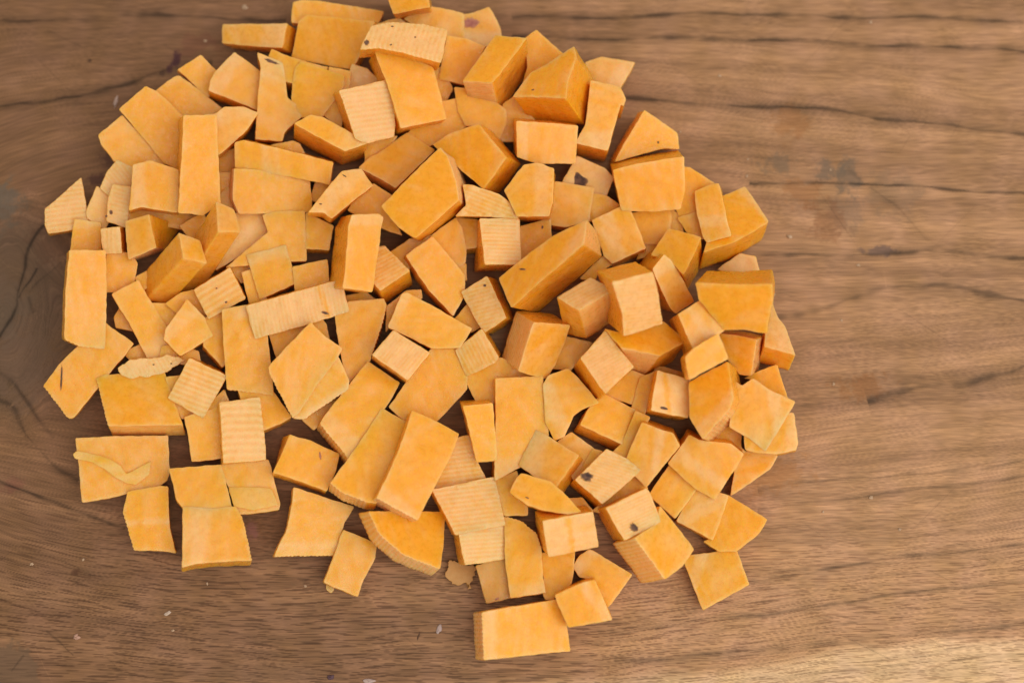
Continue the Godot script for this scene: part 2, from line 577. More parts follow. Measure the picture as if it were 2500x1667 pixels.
	line([-105.9, -91.4, -96.9, -84.9, -85.3, -71.9], 0.2, 0.25, 0.8, n2, 0)
	line([-141.7, -96.4, -130.8, -91.2], 0.2, 0.4, 0.5, n2, 0)
	line([-132.0, 83.6, -125.4, 88.7, -123.6, 89.8], 0.2, 0.4, 1, n2, 0)
	var sooty := Color(0.40, 0.36, 0.32)
	stain(94.4, -52.0, 6.0, 3.6, sooty, 0.55, n1)
	stain(100.5, -50.1, 4.8, 6.0, sooty, 0.5, n1)
	stain(79.8, -53.9, 7.2, 3.6, sooty, 0.4, n1)
	stain(98.8, -38.8, 7.2, 7.2, sooty, 0.25, n1)
	stain(113.7, -45.1, 10.8, 8.4, sooty, 0.2, n1)
	stain(109.2, -27.3, 6.0, 1.7, Color(0.33, 0.28, 0.30), 0.5, n1)
	stain(83.9, -66.7, 7.2, 6.0, Color(0.55, 0.36, 0.20), 0.35, n1)
	stain(86.8, -45.1, 8.4, 4.8, Color(0.55, 0.36, 0.20), 0.35, n1)
	stain(93.8, -36.3, 7.2, 7.2, Color(0.48, 0.31, 0.2), 0.35, n1)
	stain(102.6, 13.5, 9.6, 4.8, Color(0.52, 0.33, 0.17), 0.4, n1)
	stain(73.2, 37.9, 14.4, 7.2, Color(0.62, 0.42, 0.22), 0.35, n1)
	stain(-151.4, -41.3, 6.0, 8.4, Color(0.40, 0.38, 0.35), 0.7, n1)
	stain(-148.2, -9.0, 8.4, 10.8, Color(0.42, 0.38, 0.34), 0.45, n1)
	stain(-149.2, -26.3, 14.4, 16.8, Color(0.42, 0.33, 0.26), 0.3, n1)
	stain(-137.2, -28.8, 8.4, 7.2, Color(0.36, 0.25, 0.19), 0.45, n1)
	stain(-142.3, 8.1, 10.8, 14.4, Color(0.47, 0.38, 0.32), 0.5, n1)
	stain(-102.4, -87.2, 1.7, 3.8, Color(0.26, 0.15, 0.20), 0.75, n1)
	stain(-103.7, -84.2, 1.2, 1.7, Color(0.26, 0.15, 0.20), 0.6, n1)
	stain(-95.9, -91.4, 7.2, 4.8, Color(0.46, 0.29, 0.24), 0.35, n1)
	stain(-106.2, -82.9, 1.2, 1.2, Color(0.25, 0.18, 0.16), 0.5, n1)
	stain(-128.1, -86.8, 1.1, 1.1, Color(0.26, 0.19, 0.15), 0.8, n1)
	stain(-123.7, -48.9, 3.4, 2.9, Color(0.30, 0.2, 0.19), 0.6, n1)
	stain(-121.3, -55.2, 3.1, 3.6, Color(0.32, 0.22, 0.21), 0.5, n1)
	stain(-124.5, 66.7, 1.9, 1.6, Color(0.28, 0.18, 0.13), 0.6, n1)
	stain(-74.3, 54.6, 2.2, 2.4, Color(0.55, 0.38, 0.38), 0.6, n1)
	stain(-143.9, 41.4, 4.8, 2.9, Color(0.48, 0.30, 0.26), 0.4, n1)
	stain(-143.4, 96.0, 11.0, 10.6, Color(0.42, 0.345, 0.275), 0.62, n1, 0.3)
	line([-140.6, 94.3, -137.4, 89.8], 0.3, 0.5, 1, n2, 0)
	stain(-70.3, 96.5, 24.0, 7.2, Color(0.50, 0.40, 0.31), 0.2, n1)
	stain(-144.8, -13.9, 20.4, 27.6, Color(0.37, 0.30, 0.24), 0.32, n1)
	for i in board_w * board_h:
		if ink[i] > 0.0:
			var keep := 1.0 - clampf(ink[i], 0.0, 0.9) * 0.46
			for d in 3: board_px[i * 3 + d] *= keep
	# knife scratches
	for k in 300:
		var x := rng.randf_range(-170, 190)
		var z := rng.randf_range(-125, 120)
		var an := rng.randf_range(-1.1, 1.1) if rng.randf() < 0.5 else rng.randf_range(0.3, 0.8)
		var l := rng.randf_range(6, 34)
		var up := rng.randf() < 0.62
		var st := rng.randf_range(0.025, 0.085)
		for q in int(l * PPM):
			var px := int((x + cos(an) * q / PPM + BW * 0.5) * PPM)
			var pz := int((z + sin(an) * q / PPM + BD * 0.5) * PPM)
			if px < 0 or pz < 0 or px >= board_w or pz >= board_h: continue
			var i := (pz * board_w + px) * 3
			var f := st * sin(PI * q / (l * PPM)) * (1.0 if up else -1.5)
			for d in 3: board_px[i + d] *= 1.0 + f
	var bytes := PackedByteArray()
	bytes.resize(board_w * board_h * 3)
	var grey := PackedByteArray()
	grey.resize(board_w * board_h)
	for i in board_w * board_h:
		var r := board_px[i * 3]
		bytes[i * 3] = int(clampf(r, 0.0, 1.0) * 255.0)
		bytes[i * 3 + 1] = int(clampf(board_px[i * 3 + 1], 0.0, 1.0) * 255.0)
		bytes[i * 3 + 2] = int(clampf(board_px[i * 3 + 2], 0.0, 1.0) * 255.0)
		grey[i] = int(clampf(r, 0.0, 1.0) * 255.0)
	var wood := StandardMaterial3D.new()
	wood.albedo_texture = ImageTexture.create_from_image(Image.create_from_data(board_w, board_h, false, Image.FORMAT_RGB8, bytes))
	wood.roughness = 0.6
	wood.metallic_specular = 0.32
	wood.heightmap_enabled = true
	wood.heightmap_texture = ImageTexture.create_from_image(Image.create_from_data(board_w, board_h, false, Image.FORMAT_L8, grey))
	wood.heightmap_scale = 0.05
	# a rounded-over slab: rings of a rounded rectangle from the upper face down to the lower one
	var st := SurfaceTool.new()
	st.begin(Mesh.PRIMITIVE_TRIANGLES)
	var hw := BW * 0.0005
	var hd := BD * 0.0005
	var prof := [[0.006, 0.0], [0.003, -0.0008], [0.0009, -0.003], [0.0, -0.006], [0.0, -0.022], [0.0012, -0.026], [0.004, -0.028]]
	var seg := 8
	var loops := []
	for pr in prof:
		var lp := []
		var cr: float = 0.03 - pr[0]
		for cn in 4:
			var cx: float = (hw - 0.03) * (1 if cn == 0 or cn == 3 else -1)
			var cz: float = (hd - 0.03) * (1 if cn < 2 else -1)
			for k in seg + 1:
				var an := PI * 0.5 * (cn + float(k) / seg)
				lp.append(Vector3(cx + cos(an) * cr, pr[1], cz + sin(an) * cr))
		loops.append(lp)
	var put := func(p: Vector3) -> void:
		st.set_uv(Vector2(p.x / (hw * 2.0) + 0.5, p.z / (hd * 2.0) + 0.5))
		st.add_vertex(p)
	var cnt: int = loops[0].size()
	for k in cnt:
		var k2 := (k + 1) % cnt
		st.set_smooth_group(0)
		for p in [Vector3.ZERO, loops[0][k], loops[0][k2]]:
			st.set_uv(Vector2(p.x / (hw * 2.0) + 0.5, p.z / (hd * 2.0) + 0.5))
			st.add_vertex(p)
		for r in prof.size() - 1:
			for p in [loops[r][k], loops[r + 1][k], loops[r][k2], loops[r][k2], loops[r + 1][k], loops[r + 1][k2]]:
				st.set_uv(Vector2(p.x / (hw * 2.0) + 0.5, p.z / (hd * 2.0) + 0.5))
				st.add_vertex(p)
		for p in [Vector3(0, -0.028, 0), loops[-1][k2], loops[-1][k]]:
			st.set_uv(Vector2(p.x / (hw * 2.0) + 0.5, p.z / (hd * 2.0) + 0.5))
			st.add_vertex(p)
	st.index()
	st.generate_normals()
	st.generate_tangents()
	var o := MeshInstance3D.new()
	o.name = "chopping_board"
	o.mesh = st.commit()
	o.material_override = wood
	add_child(o, true)
	tag(o, "worn brown wooden chopping board with dark grain lines and a knot at its left", "chopping board")
	# the worktop it lies on, out of the picture
	var top := MeshInstance3D.new()
	top.name = "worktop"
	var bm := BoxMesh.new()
	bm.size = Vector3(2.4, 0.04, 1.2)
	top.mesh = bm
	var wm := StandardMaterial3D.new()
	wm.albedo_color = Color(0.62, 0.60, 0.57)
	wm.roughness = 0.5
	top.material_override = wm
	top.position = Vector3(0, -0.0482, 0)
	add_child(top, true)
	tag(top, "plain grey kitchen worktop under the chopping board", "worktop", "", "structure")

func heap() -> void:
	piece("sweet_potato_bar", "long orange bar along the pile's top edge behind the broad square slab", Vector3(-55.5, 2.6, -99.5), Vector3(14.5, 1.1, -6.8), [-106, -29, -77, -38, -42, -36, 165, -4, 142, 39, 34, 40, -112, 29], 76, [0, -76, 0])
	piece("sweet_potato_bar", "flat orange bar lying apart at the upper left, top edge of the pile", Vector3(-74.9, 2.3, -91.8), Vector3(8.8, 2.4, 11.9), [-97, -40, 107, -24, 89, 48, -101, 17], 88, [0, -88, 0], {"t": 0.25, "band": [63, 6, 0.16, 39, 0]})
	piece("sweet_potato_slice", "broad square orange slab in front of the long bar at the top edge", Vector3(-52.8, 2.4, -91.7), Vector3(18.3, 0.5, 4.1), [-69, -71, 132, -49, 94, 32, 60, 90, -121, 52, -96, -53], 100, [0, -100, 0])
	piece("sweet_potato_slice", "long pale ribbed slice with a black spot on its left corner near the top", Vector3(-33.0, 16.6, -83.7), Vector3(0.7, 1.6, -11.4), [-128, 64, -95, -7, -50, -20, 63, -19, 121, -7, 101, 94, -6, 69, -79, 58], 145, [10, -145, -29], {"t": 0.95, "pitch": 1.35, "rib": 109, "marks": [[-109, 44, 7, 9, 30], [-37, -7, 4, 2, 0], [-41, 47, 4, 2, -30], [28, 21, 3, 2, 0]]})
	piece("sweet_potato_slice", "tall orange slab right of the pale ribbed cube in the upper middle", Vector3(-33.5, 4.7, -74.6), Vector3(8.6, 0.9, -12.5), [-100, -82, -17, -77, 69, -39, 106, 110, -27, 140, -68, 2], 186, [6, -186, -9])
	piece("sweet_potato_cube", "pale ribbed cube leaning on the tall orange slab in the upper middle", Vector3(-44.7, 4.3, -65.3), Vector3(14.7, 0.4, -19.4), [-109, -76, 45, -115, 55, 23, 51, 51, -27, 71, -63, 60, -75, 25], 179, [18, -179, -5], {"t": 0.9, "pitch": 1.45, "rib": -8})
	piece("sweet_potato_cube", "orange cube with a pale left corner, left of the bar with a dark slit", Vector3(-84.3, 3.3, -76.5), Vector3(9.1, 2.2, -12.8), [9, -83, 94, -18, 84, 93, -70, 30, -64, 2, -51, -23], 112, [0, -112, 0], {"t": 0.2, "band": [-37, -3, 0.48, 28, 0]})
	piece("sweet_potato_bar", "upright orange bar with a dark slit in its pale upper end", Vector3(-70.3, 3.5, -71.3), Vector3(11.6, 1.3, -9.7), [-55, -136, 19, -106, 26, -49, 29, -3, 53, 13, 70, 50, 17, 97, 11, 122, -68, 117, -56, -15, -46, -90], 110, [0, -110, 0], {"t": 0.2, "band": [-17, -93, 1.52, 34, 0], "marks": [[-15, -109, 25, 5, 20]]})
	piece("sweet_potato_cube", "orange chunk behind the bar with a dark slit, pale at its top corner", Vector3(-65.8, 1.4, -80.9), Vector3(7.7, 2.0, -7.4), [-61, -50, -24, -32, 27, -15, 103, 4, 78, 25, 15, 53, -29, 46, -35, -7, -72, -24], 136, [0, -136, 0])
	piece("sweet_potato_cube", "shaded orange cube right of the bar with a dark slit", Vector3(-59.2, 3.1, -75.1), Vector3(13.6, 0.9, -2.8), [-27, -81, 97, -36, 94, -3, 30, 83, -35, 83, -59, 34, -55, -18, -45, -62], 110, [0, -110, 0])
	piece("sweet_potato_cube", "dark sunken chunk left of the pale ribbed cube in the upper middle", Vector3(-52.2, 2.7, -73.6), Vector3(14.4, 0.7, -6.7), [-25, -82, 40, -69, 32, -12, 14, 0, 8, 106, -43, 60, -26, -3], 98, [0, -98, 0])
	piece("sweet_potato_cube", "small chunk with a pale tip just above the pale ribbed cube in the upper middle", Vector3(-45.9, 1.0, -79.0), Vector3(13.6, 0.7, -5.8), [-23, -44, 24, -28, 67, 13, 5, 33, -39, 36, -33, -11], 105, [0, -105, 0], {"t": 0.4, "band": [-4, -16, -0.47, 22, 0]})
	piece("sweet_potato_bar", "slanting orange bar with a small square end and a brown nick, left of centre top", Vector3(-55.4, 3.8, -58.5), Vector3(3.8, 1.9, -9.4), [-97, -18, -48, -44, -14, -37, 114, 38, 46, 62], 179, [0, -179, 0], {"band": [65, 47, 0.48, 27, 0]})
	piece("sweet_potato_cube", "small pale-edged corner showing above the slice with the black spot", Vector3(-36.2, 0.8, -95.5), Vector3(16.2, 0.5, -4.5), [-56, -11, 18, -31, 56, -6, 16, 26, -34, 22], 88, [0, -88, 0], {"t": 0.4})
	piece("sweet_potato_cube", "orange cube cut off by the photo's top edge", Vector3(-30.0, 3.5, -101.3), Vector3(10.3, 0.9, 2.7), [-62, -15, 64, -5, 70, 38, -37, 54], 187, [-9, -187, -18])
	piece("sweet_potato_slice", "orange slab left of the chunk with a purple blotch", Vector3(-21.3, 1.7, -96.7), Vector3(16.3, 0.3, -2.7), [-38, -50, 42, -35, 66, -29, 68, 50, 12, 41, -35, 37, -115, -13], 88, [0, -88, 0], {"t": 0.2})
	piece("sweet_potato_cube", "orange chunk with a purple blotch at the pile's top edge", Vector3(-9.0, 1.6, -95.6), Vector3(15.1, 0.2, -1.1), [-62, -36, -24, -42, 21, -58, 55, 3, 59, 31, 8, 60, -57, 42], 75, [0, -75, 0], {"t": 0.3, "band": [-14, 44, 1.58, 26, 0], "marks": [[-34, -11, 26, 16, 0, 1]]})
	piece("sweet_potato_cube", "orange square chunk right of the slice with the black spot", Vector3(-15.6, 2.1, -85.3), Vector3(15.6, 0.2, -1.2), [-38, -66, 16, -57, 76, -33, 46, 22, 12, 79, -62, 61, -50, -5], 111, [0, -111, 0])
	piece("sweet_potato_cube", "tall block standing upright with a ribbed front face at the upper right", Vector3(-3.5, 4.0, -76.3), Vector3(-16.1, 0.4, 6.8), [8, -54, 101, -34, 1, 115, -87, 100], 182, [-5, -182, -32, -10, -182, -31, -3, -186, -27, -4, -178, -38], {"s": 0.12, "sp": {2: 0.75}, "crib": [2]})
	piece("sweet_potato_cube", "orange chunk behind the tall block with a ribbed front at the upper right", Vector3(6.9, 3.1, -85.5), Vector3(19.4, -0.0, 0.9), [-30, -60, 5, -84, 88, -11, 3, 41, -44, 92, -22, 23], 98, [0, -98, 0])
	piece("sweet_potato_cube", "large pyramid-like chunk with pale ridges near the upper right corner of the pile", Vector3(18.0, 7.8, -70.6), Vector3(-11.9, -0.9, 22.3), [-116, 65, -62, -4, -12, -21, 71, -62, 78, -25, 53, 52, 46, 104], 185, [-9, -185, -16], {"edge": 0.5, "marks": [[-53, 56, 5, 2, 0]]})
	piece("sweet_potato_slice", "pale-tipped pointed slice at the pile's top right edge", Vector3(29.6, 1.4, -81.7), Vector3(15.9, -0.3, 3.8), [-75, -28, -27, -44, 75, -28, 53, 12, 31, 50, -58, 38], 74, [0, -74, 0], {"t": 0.4, "band": [50, -15, 0.62, 22, 0]})
	piece("sweet_potato_slice", "tall orange slab below the pale-tipped pointed slice at the right", Vector3(27.6, 1.0, -66.5), Vector3(4.5, -1.0, 0.2), [-49, -85, 22, -70, 39, -64, 54, -30, 48, -9, 39, -14, 4, 123, -92, 101, -63, 48], 157, [0, -157, 0], {"t": 0.25, "band": [-26, 94, 1.41, 28, 0]})
	piece("sweet_potato_cube", "square orange block with a pale stripe on its left side below the big pyramid-like chunk", Vector3(8.5, 3.7, -59.5), Vector3(24.4, 0.2, -5.9), [-88, -78, 90, -62, 84, 47, -26, 45, -87, 25], 150, [5, -150, 5], {"t": 0.15, "band": [-68, -27, 0.01, 12, 0]})
	piece("sweet_potato_cube", "orange chunk under the tall block with a ribbed front", Vector3(-9.5, 2.5, -67.8), Vector3(13.6, 0.1, -1.2), [-76, -77, -16, -72, 76, -13, 78, 27, 56, 76, -7, 36, -44, 35, -67, -10], 97, [0, -97, 0])
	piece("sweet_potato_cube", "dark sunken chunk below the big pyramid-like chunk", Vector3(0.9, 1.7, -66.5), Vector3(16.7, -0.0, 0.1), [-36, -49, -2, -73, 64, 2, 24, 60, -50, 60], 85, [0, -85, 0])
	piece("sweet_potato_cube", "shaded orange chunk low between two tall slabs in the upper middle", Vector3(-21.8, 1.4, -64.6), Vector3(15.0, 0.2, -2.8), [0, -71, 55, -82, 84, -3, 43, 28, -29, 59, -59, 51, -93, 19], 97, [0, -97, 0])
	piece("sweet_potato_cube", "small rounded brown-shaded chunk in the gap below the orange square chunk", Vector3(-21.2, 1.5, -77.4), Vector3(18.1, 0.1, -2.8), [-37, -43, 0, -58, 35, 7, 12, 45, -11, 49], 86, [0, -86, 0])
	piece("sweet_potato_cube", "orange cube on the board at the pile's upper left, next to a purple stain", Vector3(-93.9, 2.6, -80.7), Vector3(17.4, 0.7, -14.1), [-68, -12, 1, -55, 50, -4, 18, 72], 94, [0, -94, 0])
	piece("sweet_potato_slice", "flat orange slab with a tiny torn flap at the upper left edge", Vector3(-97.7, 3.3, -73.1), Vector3(17.8, 0.4, -13.5), [-89, -18, -35, -61, -17, -65, 104, 31, 59, 58, -20, 56], 81, [0, -81, 0])
	piece("sweet_potato_slice", "wide orange slab, middle of three side by side at the upper left edge", Vector3(-105.3, 5.5, -64.6), Vector3(17.1, 0.4, -14.8), [-109, -39, -32, -105, 2, -90, 72, -18, 58, 138, 11, 116], 89, [0, -89, 0])
	piece("sweet_potato_slice", "orange slab at the left end of three side by side at the upper left edge", Vector3(-115.7, 4.6, -57.0), Vector3(16.1, 0.5, -15.9), [-67, -38, 2, -96, 124, 46, 27, 63, -24, 38, -60, -12], 93, [0, -93, 0], {"t": 0.15})
	piece("sweet_potato_bar", "bright upright orange bar standing over three slabs at the left", Vector3(-92.8, 5.3, -51.1), Vector3(16.1, 0.2, -19.8), [-60, -144, 33, -147, 33, -70, 38, 103, -13, 137, -82, 130], 179, [9, -179, -1])
	piece("sweet_potato_wedge", "wedge with a pale top, right of the bright upright bar at the left", Vector3(-85.4, 2.9, -62.8), Vector3(3.3, 3.0, -13.2), [-70, -7, -35, -10, -9, -30, 45, -32, 87, -14, 54, 36, -30, 113, -64, 94], 164, [3, -164, -19], {"t": 0.25, "band": [42, -23, 1.22, 26, 0]})
	piece("sweet_potato_cube", "pinkish pale ribbed chunk below the slab at the left end of three", Vector3(-117.2, 3.3, -47.9), Vector3(13.9, 0.8, -15.3), [-48, 27, -26, -22, 4, -55, 53, -30, 38, 25, -20, 55], 93, [0, -93, 0], {"t": 0.9, "rib": 52})
	piece("sweet_potato_cube", "cube with a pink-pale left side next to the bright upright bar", Vector3(-106.5, 3.5, -43.8), Vector3(7.2, 2.3, -13.7), [-51, -55, -2, -68, 76, -42, 71, 82, -28, 66, -65, 75], 168, [0, -168, -10], {"t": 0.1, "band": [-37, 7, -0.00, 20, 0]})
	piece("sweet_potato_cube", "small pale chunk at the left edge beside the ribbed piece with dark specks", Vector3(-122.6, 1.8, -38.8), Vector3(13.9, 0.4, -16.9), [-4, -72, 32, -43, 29, 32, 15, 57, -35, 21, -37, 6], 87, [0, -87, 0], {"t": 0.7})
	piece("sweet_potato_cube", "small pale ribbed piece with dark specks at the left edge", Vector3(-115.4, 4.6, -40.1), Vector3(13.7, 0.5, -9.6), [-11, -55, 41, -48, 26, 71, -31, 51, -24, -19], 92, [0, -92, 0], {"t": 0.95, "rib": 15, "marks": [[-17, 25, 5, 7, 0], [-31, 36, 3, 4, 0]]})
	piece("sweet_potato_wedge", "ribbed pale wedge lying alone at the pile's far left", Vector3(-132.8, 2.3, -37.1), Vector3(10.8, 1.4, -15.7), [-48, -16, -21, -35, 56, -106, 73, 20, 31, 47, -40, 57, -49, 33], 100, [0, -100, 0], {"t": 0.75, "pitch": 1.35, "rib": -7})
	piece("sweet_potato_cube", "orange chunk with a pale top end below the ribbed wedge at far left", Vector3(-126.2, 2.4, -31.0), Vector3(13.6, 0.2, -15.8), [-26, -51, 49, -39, 48, 49, -39, 49, -31, -8], 87, [0, -87, 0], {"band": [10, -37, 1.59, 13, 0]})
	piece("sweet_potato_bar", "long upright orange bar with a saw-toothed lower end at the far left", Vector3(-125.9, 5.2, -9.4), Vector3(9.3, 0.7, -22.1), [-37, -153, 62, -153, 57, 127, -9, 118, -52, 99, -49, -26], 144, [5, -144, -2], {"t": 0.15, "z": [2, 3]})
	piece("sweet_potato_cube", "small pale cube with vertical ribs near the left edge", Vector3(-116.5, 1.9, -30.0), Vector3(15.5, -0.4, -2.8), [-15, -36, 40, -42, 45, 34, -7, 36, -13, 3], 142, [-10, -142, 1], {"t": 0.95, "rib": 88})
	piece("sweet_potato_cube", "dark shaded cube beside the long upright bar at the far left", Vector3(-114.8, 1.5, -19.9), Vector3(11.4, 0.4, -15.3), [-42, -59, 25, -59, 45, -27, 32, 37, -7, 54, -52, 55], 104, [0, -104, 0])
	piece("sweet_potato_cube", "cube with a pale lower rim, right of the small cube with vertical ribs", Vector3(-105.4, 1.5, -29.9), Vector3(5.0, 2.4, 11.3), [-14, -33, 59, -49, 78, 49, -8, 78], 163, [-41, -156, -14, 18, -188, 5, -40, -156, -19, -52, -150, -18], {"t": 0.25, "sp": {2: 0.9}})
	piece("sweet_potato_cube", "wide orange block with a ribbed left end in the left middle", Vector3(-74.4, 5.7, -44.4), Vector3(17.6, -0.3, -16.9), [-84, -62, -18, -59, 132, -31, 138, 63, -74, 67, -90, 23], 114, [0, -114, 0], {"sp": {5: 0.7, 4: 0.7}, "crib": [4, 5]})
	piece("sweet_potato_bar", "long orange bar lying across the top of the wide block with a ribbed end", Vector3(-68.0, 4.1, -54.0), Vector3(19.3, -0.4, -4.6), [-124, -54, -98, -60, 9, -36, 155, 2, 145, 66, 69, 51, -124, 19], 148, [-4, -148, 2], {"band": [-22, -4, -0.00, 26, 0]})
	piece("sweet_potato_cube", "small sunken chunk between the bright upright bar and the long crosswise bar", Vector3(-84.6, 1.1, -53.1), Vector3(14.2, 0.6, -11.0), [-36, -22, 26, -51, 44, 12, -3, 29, -32, 32], 86, [0, -86, 0])
	piece("sweet_potato_cube", "dark sunken chunk left of the wide block with a ribbed end", Vector3(-84.5, 1.5, -46.4), Vector3(14.3, 0.4, -11.1), [-34, -37, 34, -39, 26, 40, -25, 36], 92, [0, -92, 0])
	piece("sweet_potato_cube", "small shaded corner below the dark chunk at the wide block's left end", Vector3(-84.4, 1.3, -42.0), Vector3(13.8, 0.4, -11.1), [-26, -14, 0, -41, 33, -7, 28, 33, -2, 19, -32, 10], 92, [0, -92, 0])
	piece("sweet_potato_bar", "leaning orange bar with a pale end behind the other leaning bar at left", Vector3(-94.8, 3.0, -17.9), Vector3(-17.8, 6.5, -31.0), [-18, -80, 35, -63, 52, 8, -13, 23], 300, [-14, -300, 28], {"t": 0.4, "s": 0.15})
	piece("sweet_potato_bar", "leaning orange bar with a bright square end, front one of two at left", Vector3(-104.3, 5.0, -13.7), Vector3(-15.9, 6.6, -36.8), [-32, -55, 32, -45, 53, 24, -17, 24], 252, [-9, -252, 13], {"t": 0.3, "s": 0.2})
	piece("sweet_potato_wedge", "pale slanting sliver below the wide block with a ribbed left end", Vector3(-80.1, 0.7, -29.0), Vector3(8.9, 1.0, -7.2), [-9, -84, 69, -79, 105, -42, -1, 45, -67, 84, -74, 70, -21, 4], 103, [0, -103, 0], {"t": 0.5, "band": [28, -27, 0.96, 18, 0]})
	piece("sweet_potato_wedge", "orange wedge with a long pointed left end in the left middle", Vector3(-70.6, 2.7, -28.9), Vector3(9.8, 0.7, -9.4), [-29, -74, 7, -85, 94, -86, 97, 59, 45, 61, -68, 71, -133, 78, -12, -24], 102, [0, -102, 0])
	piece("sweet_potato_cube", "orange cube with a pale upper half standing above the long ribbed bar", Vector3(-70.4, 2.1, -19.6), Vector3(6.1, 1.1, -9.0), [-74, -45, 39, -75, 72, 35, -37, 84], 101, [0, -101, 0], {"band": [-16, -44, 1.33, 23, 0]})
	piece("sweet_potato_cube", "brown-shaded chunk left of the cube above the long ribbed bar", Vector3(-76.1, 1.4, -15.9), Vector3(10.5, 0.3, -10.3), [-33, -40, 4, -53, 39, 38, -10, 55], 102, [0, -102, 0])
	piece("sweet_potato_cube", "golden cube with diagonal ribs left of the long ribbed bar", Vector3(-85.4, 2.2, -14.7), Vector3(16.7, -1.0, -9.5), [-71, -14, 31, -78, 75, 12, -30, 71], 133, [-1, -133, 2], {"t": 0.55, "pitch": 1.75, "rib": -32, "marks": [[20, 21, 4, 3, 0], [-6, -18, 3, 2, 0]]})
	piece("sweet_potato_cube", "dark chunk deep behind the golden cube with diagonal ribs", Vector3(-79.5, 0.6, -20.6), Vector3(10.8, 0.4, -10.6), [-42, -15, 20, -24, 27, 2, -4, 37], 85, [0, -85, 0])
	piece("sweet_potato_cube", "shaded orange cube between the wedge and the tall two-faced bar", Vector3(-57.7, 1.0, -31.6), Vector3(5.9, 1.2, -7.6), [-31, -53, -14, -45, 48, -13, 34, 58, -37, 53], 102, [0, -102, 0])
	piece("sweet_potato_cube", "shaded chunk above the right half of the long ribbed bar", Vector3(-59.1, 1.3, -18.6), Vector3(10.8, 0.3, -8.0), [-54, -30, 47, -52, 52, 31, -45, 51], 95, [0, -95, 0])
	piece("sweet_potato_bar", "long pale ribbed bar with an orange streak across its right end", Vector3(-62.3, 2.5, -10.0), Vector3(15.8, -0.7, -6.9), [-144, -11, 124, -88, 146, 5, -120, 83], 130, [-1, -130, 3], {"t": 0.95, "pitch": 1.15, "rib": 79, "band": [71, -32, -0.35, 8, 1], "marks": [[77, 8, 12, 4, 20]]})
	piece("sweet_potato_cube", "small chunk tucked under the leaning bars at left", Vector3(-107.2, 0.7, -18.5), Vector3(10.5, 0.5, -14.2), [-41, -1, 28, -40, 27, 4, -14, 37], 86, [0, -86, 0])
	piece("sweet_potato_cube", "dark chunk left of the golden cube with diagonal ribs", Vector3(-94.8, 1.9, -10.1), Vector3(9.5, 0.4, -12.8), [-65, -5, -20, -38, 25, -47, 49, -2, 49, 50, -7, 17, -31, 25], 90, [0, -90, 0])
	piece("sweet_potato_cube", "shaded chunk under the lower end of the front leaning bar", Vector3(-101.2, 0.8, -7.3), Vector3(9.2, 0.5, -13.6), [-48, -36, 8, -35, 38, -9, 9, 36, -6, 44], 91, [0, -91, 0])
	piece("sweet_potato_cube", "brown-shaded chunk under the pale end of the rear leaning bar", Vector3(-93.8, 0.8, -34.4), Vector3(12.8, 0.4, -12.4), [-46, 0, 22, -39, 36, -9, -11, 48], 92, [0, -92, 0])
	piece("sweet_potato_cube", "dark red-shaded chunk under the cube with a pink-pale left side", Vector3(-104.3, 2.2, -36.0), Vector3(12.5, 0.6, -13.7), [-90, -28, 46, -18, 105, -11, 63, 31, -26, 13, -96, 13], 74, [0, -74, 0])
	piece("sweet_potato_cube", "orange box with a pale front edge at the upper centre", Vector3(-36.5, 1.4, -52.2), Vector3(0.8, 1.4, -6.3), [-93, 29, -62, -2, -38, -13, 50, -79, 130, -25, 14, 89], 103, [0, -103, 0], {"sp": {5: 0.7}})
	piece("sweet_potato_cube", "large block on top at the centre with a pale ribbed right rim", Vector3(-22.5, 8.3, -40.9), Vector3(8.9, 0.4, 7.1), [-120, 42, 48, -120, 71, -92, 94, -23, 100, 29, -23, 132, -71, 101], 187, [-31, -184, -17, -28, -184, -20, -2, -189, -17, 0, -189, -14, -11, -189, 0, -17, -188, -3, -12, -189, 2], {"sp": {1: 0.85, 2: 0.85, 3: 0.85}, "crib": [1, 2, 3]})
	piece("sweet_potato_cube", "large orange block right of the central block with a ribbed rim", Vector3(-7.8, 4.6, -53.7), Vector3(7.1, 0.3, 22.4), [-103, -29, -46, -57, 44, -76, 130, 27, 57, 112, -6, 58], 148, [-13, -148, -6], {"band": [110, 52, -0.23, 15, 0]})
	piece("sweet_potato_wedge", "wedge with pale ribs tucked between the two large central blocks", Vector3(-8.4, 4.1, -40.0), Vector3(10.3, 0.1, -1.1), [-59, -45, -31, -43, 44, -18, 73, 5, 100, 53, 4, 47, -81, 45, -50, 14], 161, [0, -161, -7], {"t": 0.5, "rib": 22})
	piece("sweet_potato_cube", "golden cube with level ribs standing just right of the centre", Vector3(-5.3, 2.5, -27.7), Vector3(5.1, 0.1, -11.8), [-74, -55, 42, -60, 47, 73, -58, 75], 163, [19, -160, -19, 2, -165, -10, 24, -161, -4, -1, -167, 0], {"t": 0.75, "pitch": 1.1, "rib": 0})
	piece("sweet_potato_cube", "small shaded cube left of the golden cube with level ribs", Vector3(-13.5, 0.3, -30.6), Vector3(3.3, 0.4, -1.8), [-37, -46, 33, -42, 31, 43, -9, 46, -17, -1], 95, [0, -95, 0], {"t": 0.3})
	piece("sweet_potato_cube", "shaded chunk below the central block with a ribbed rim", Vector3(-17.0, 1.4, -28.4), Vector3(12.1, 0.1, -2.3), [-71, -24, 5, -80, 22, -49, 34, 9, 33, 51, 12, 65, -35, 27], 95, [0, -95, 0])
	piece("sweet_potato_cube", "narrow sunken sliver beside the dark gap at the centre", Vector3(-15.1, 0.5, -20.2), Vector3(10.7, 0.1, -2.0), [-26, -21, 17, -27, 18, 24, -9, 24], 83, [0, -83, 0])
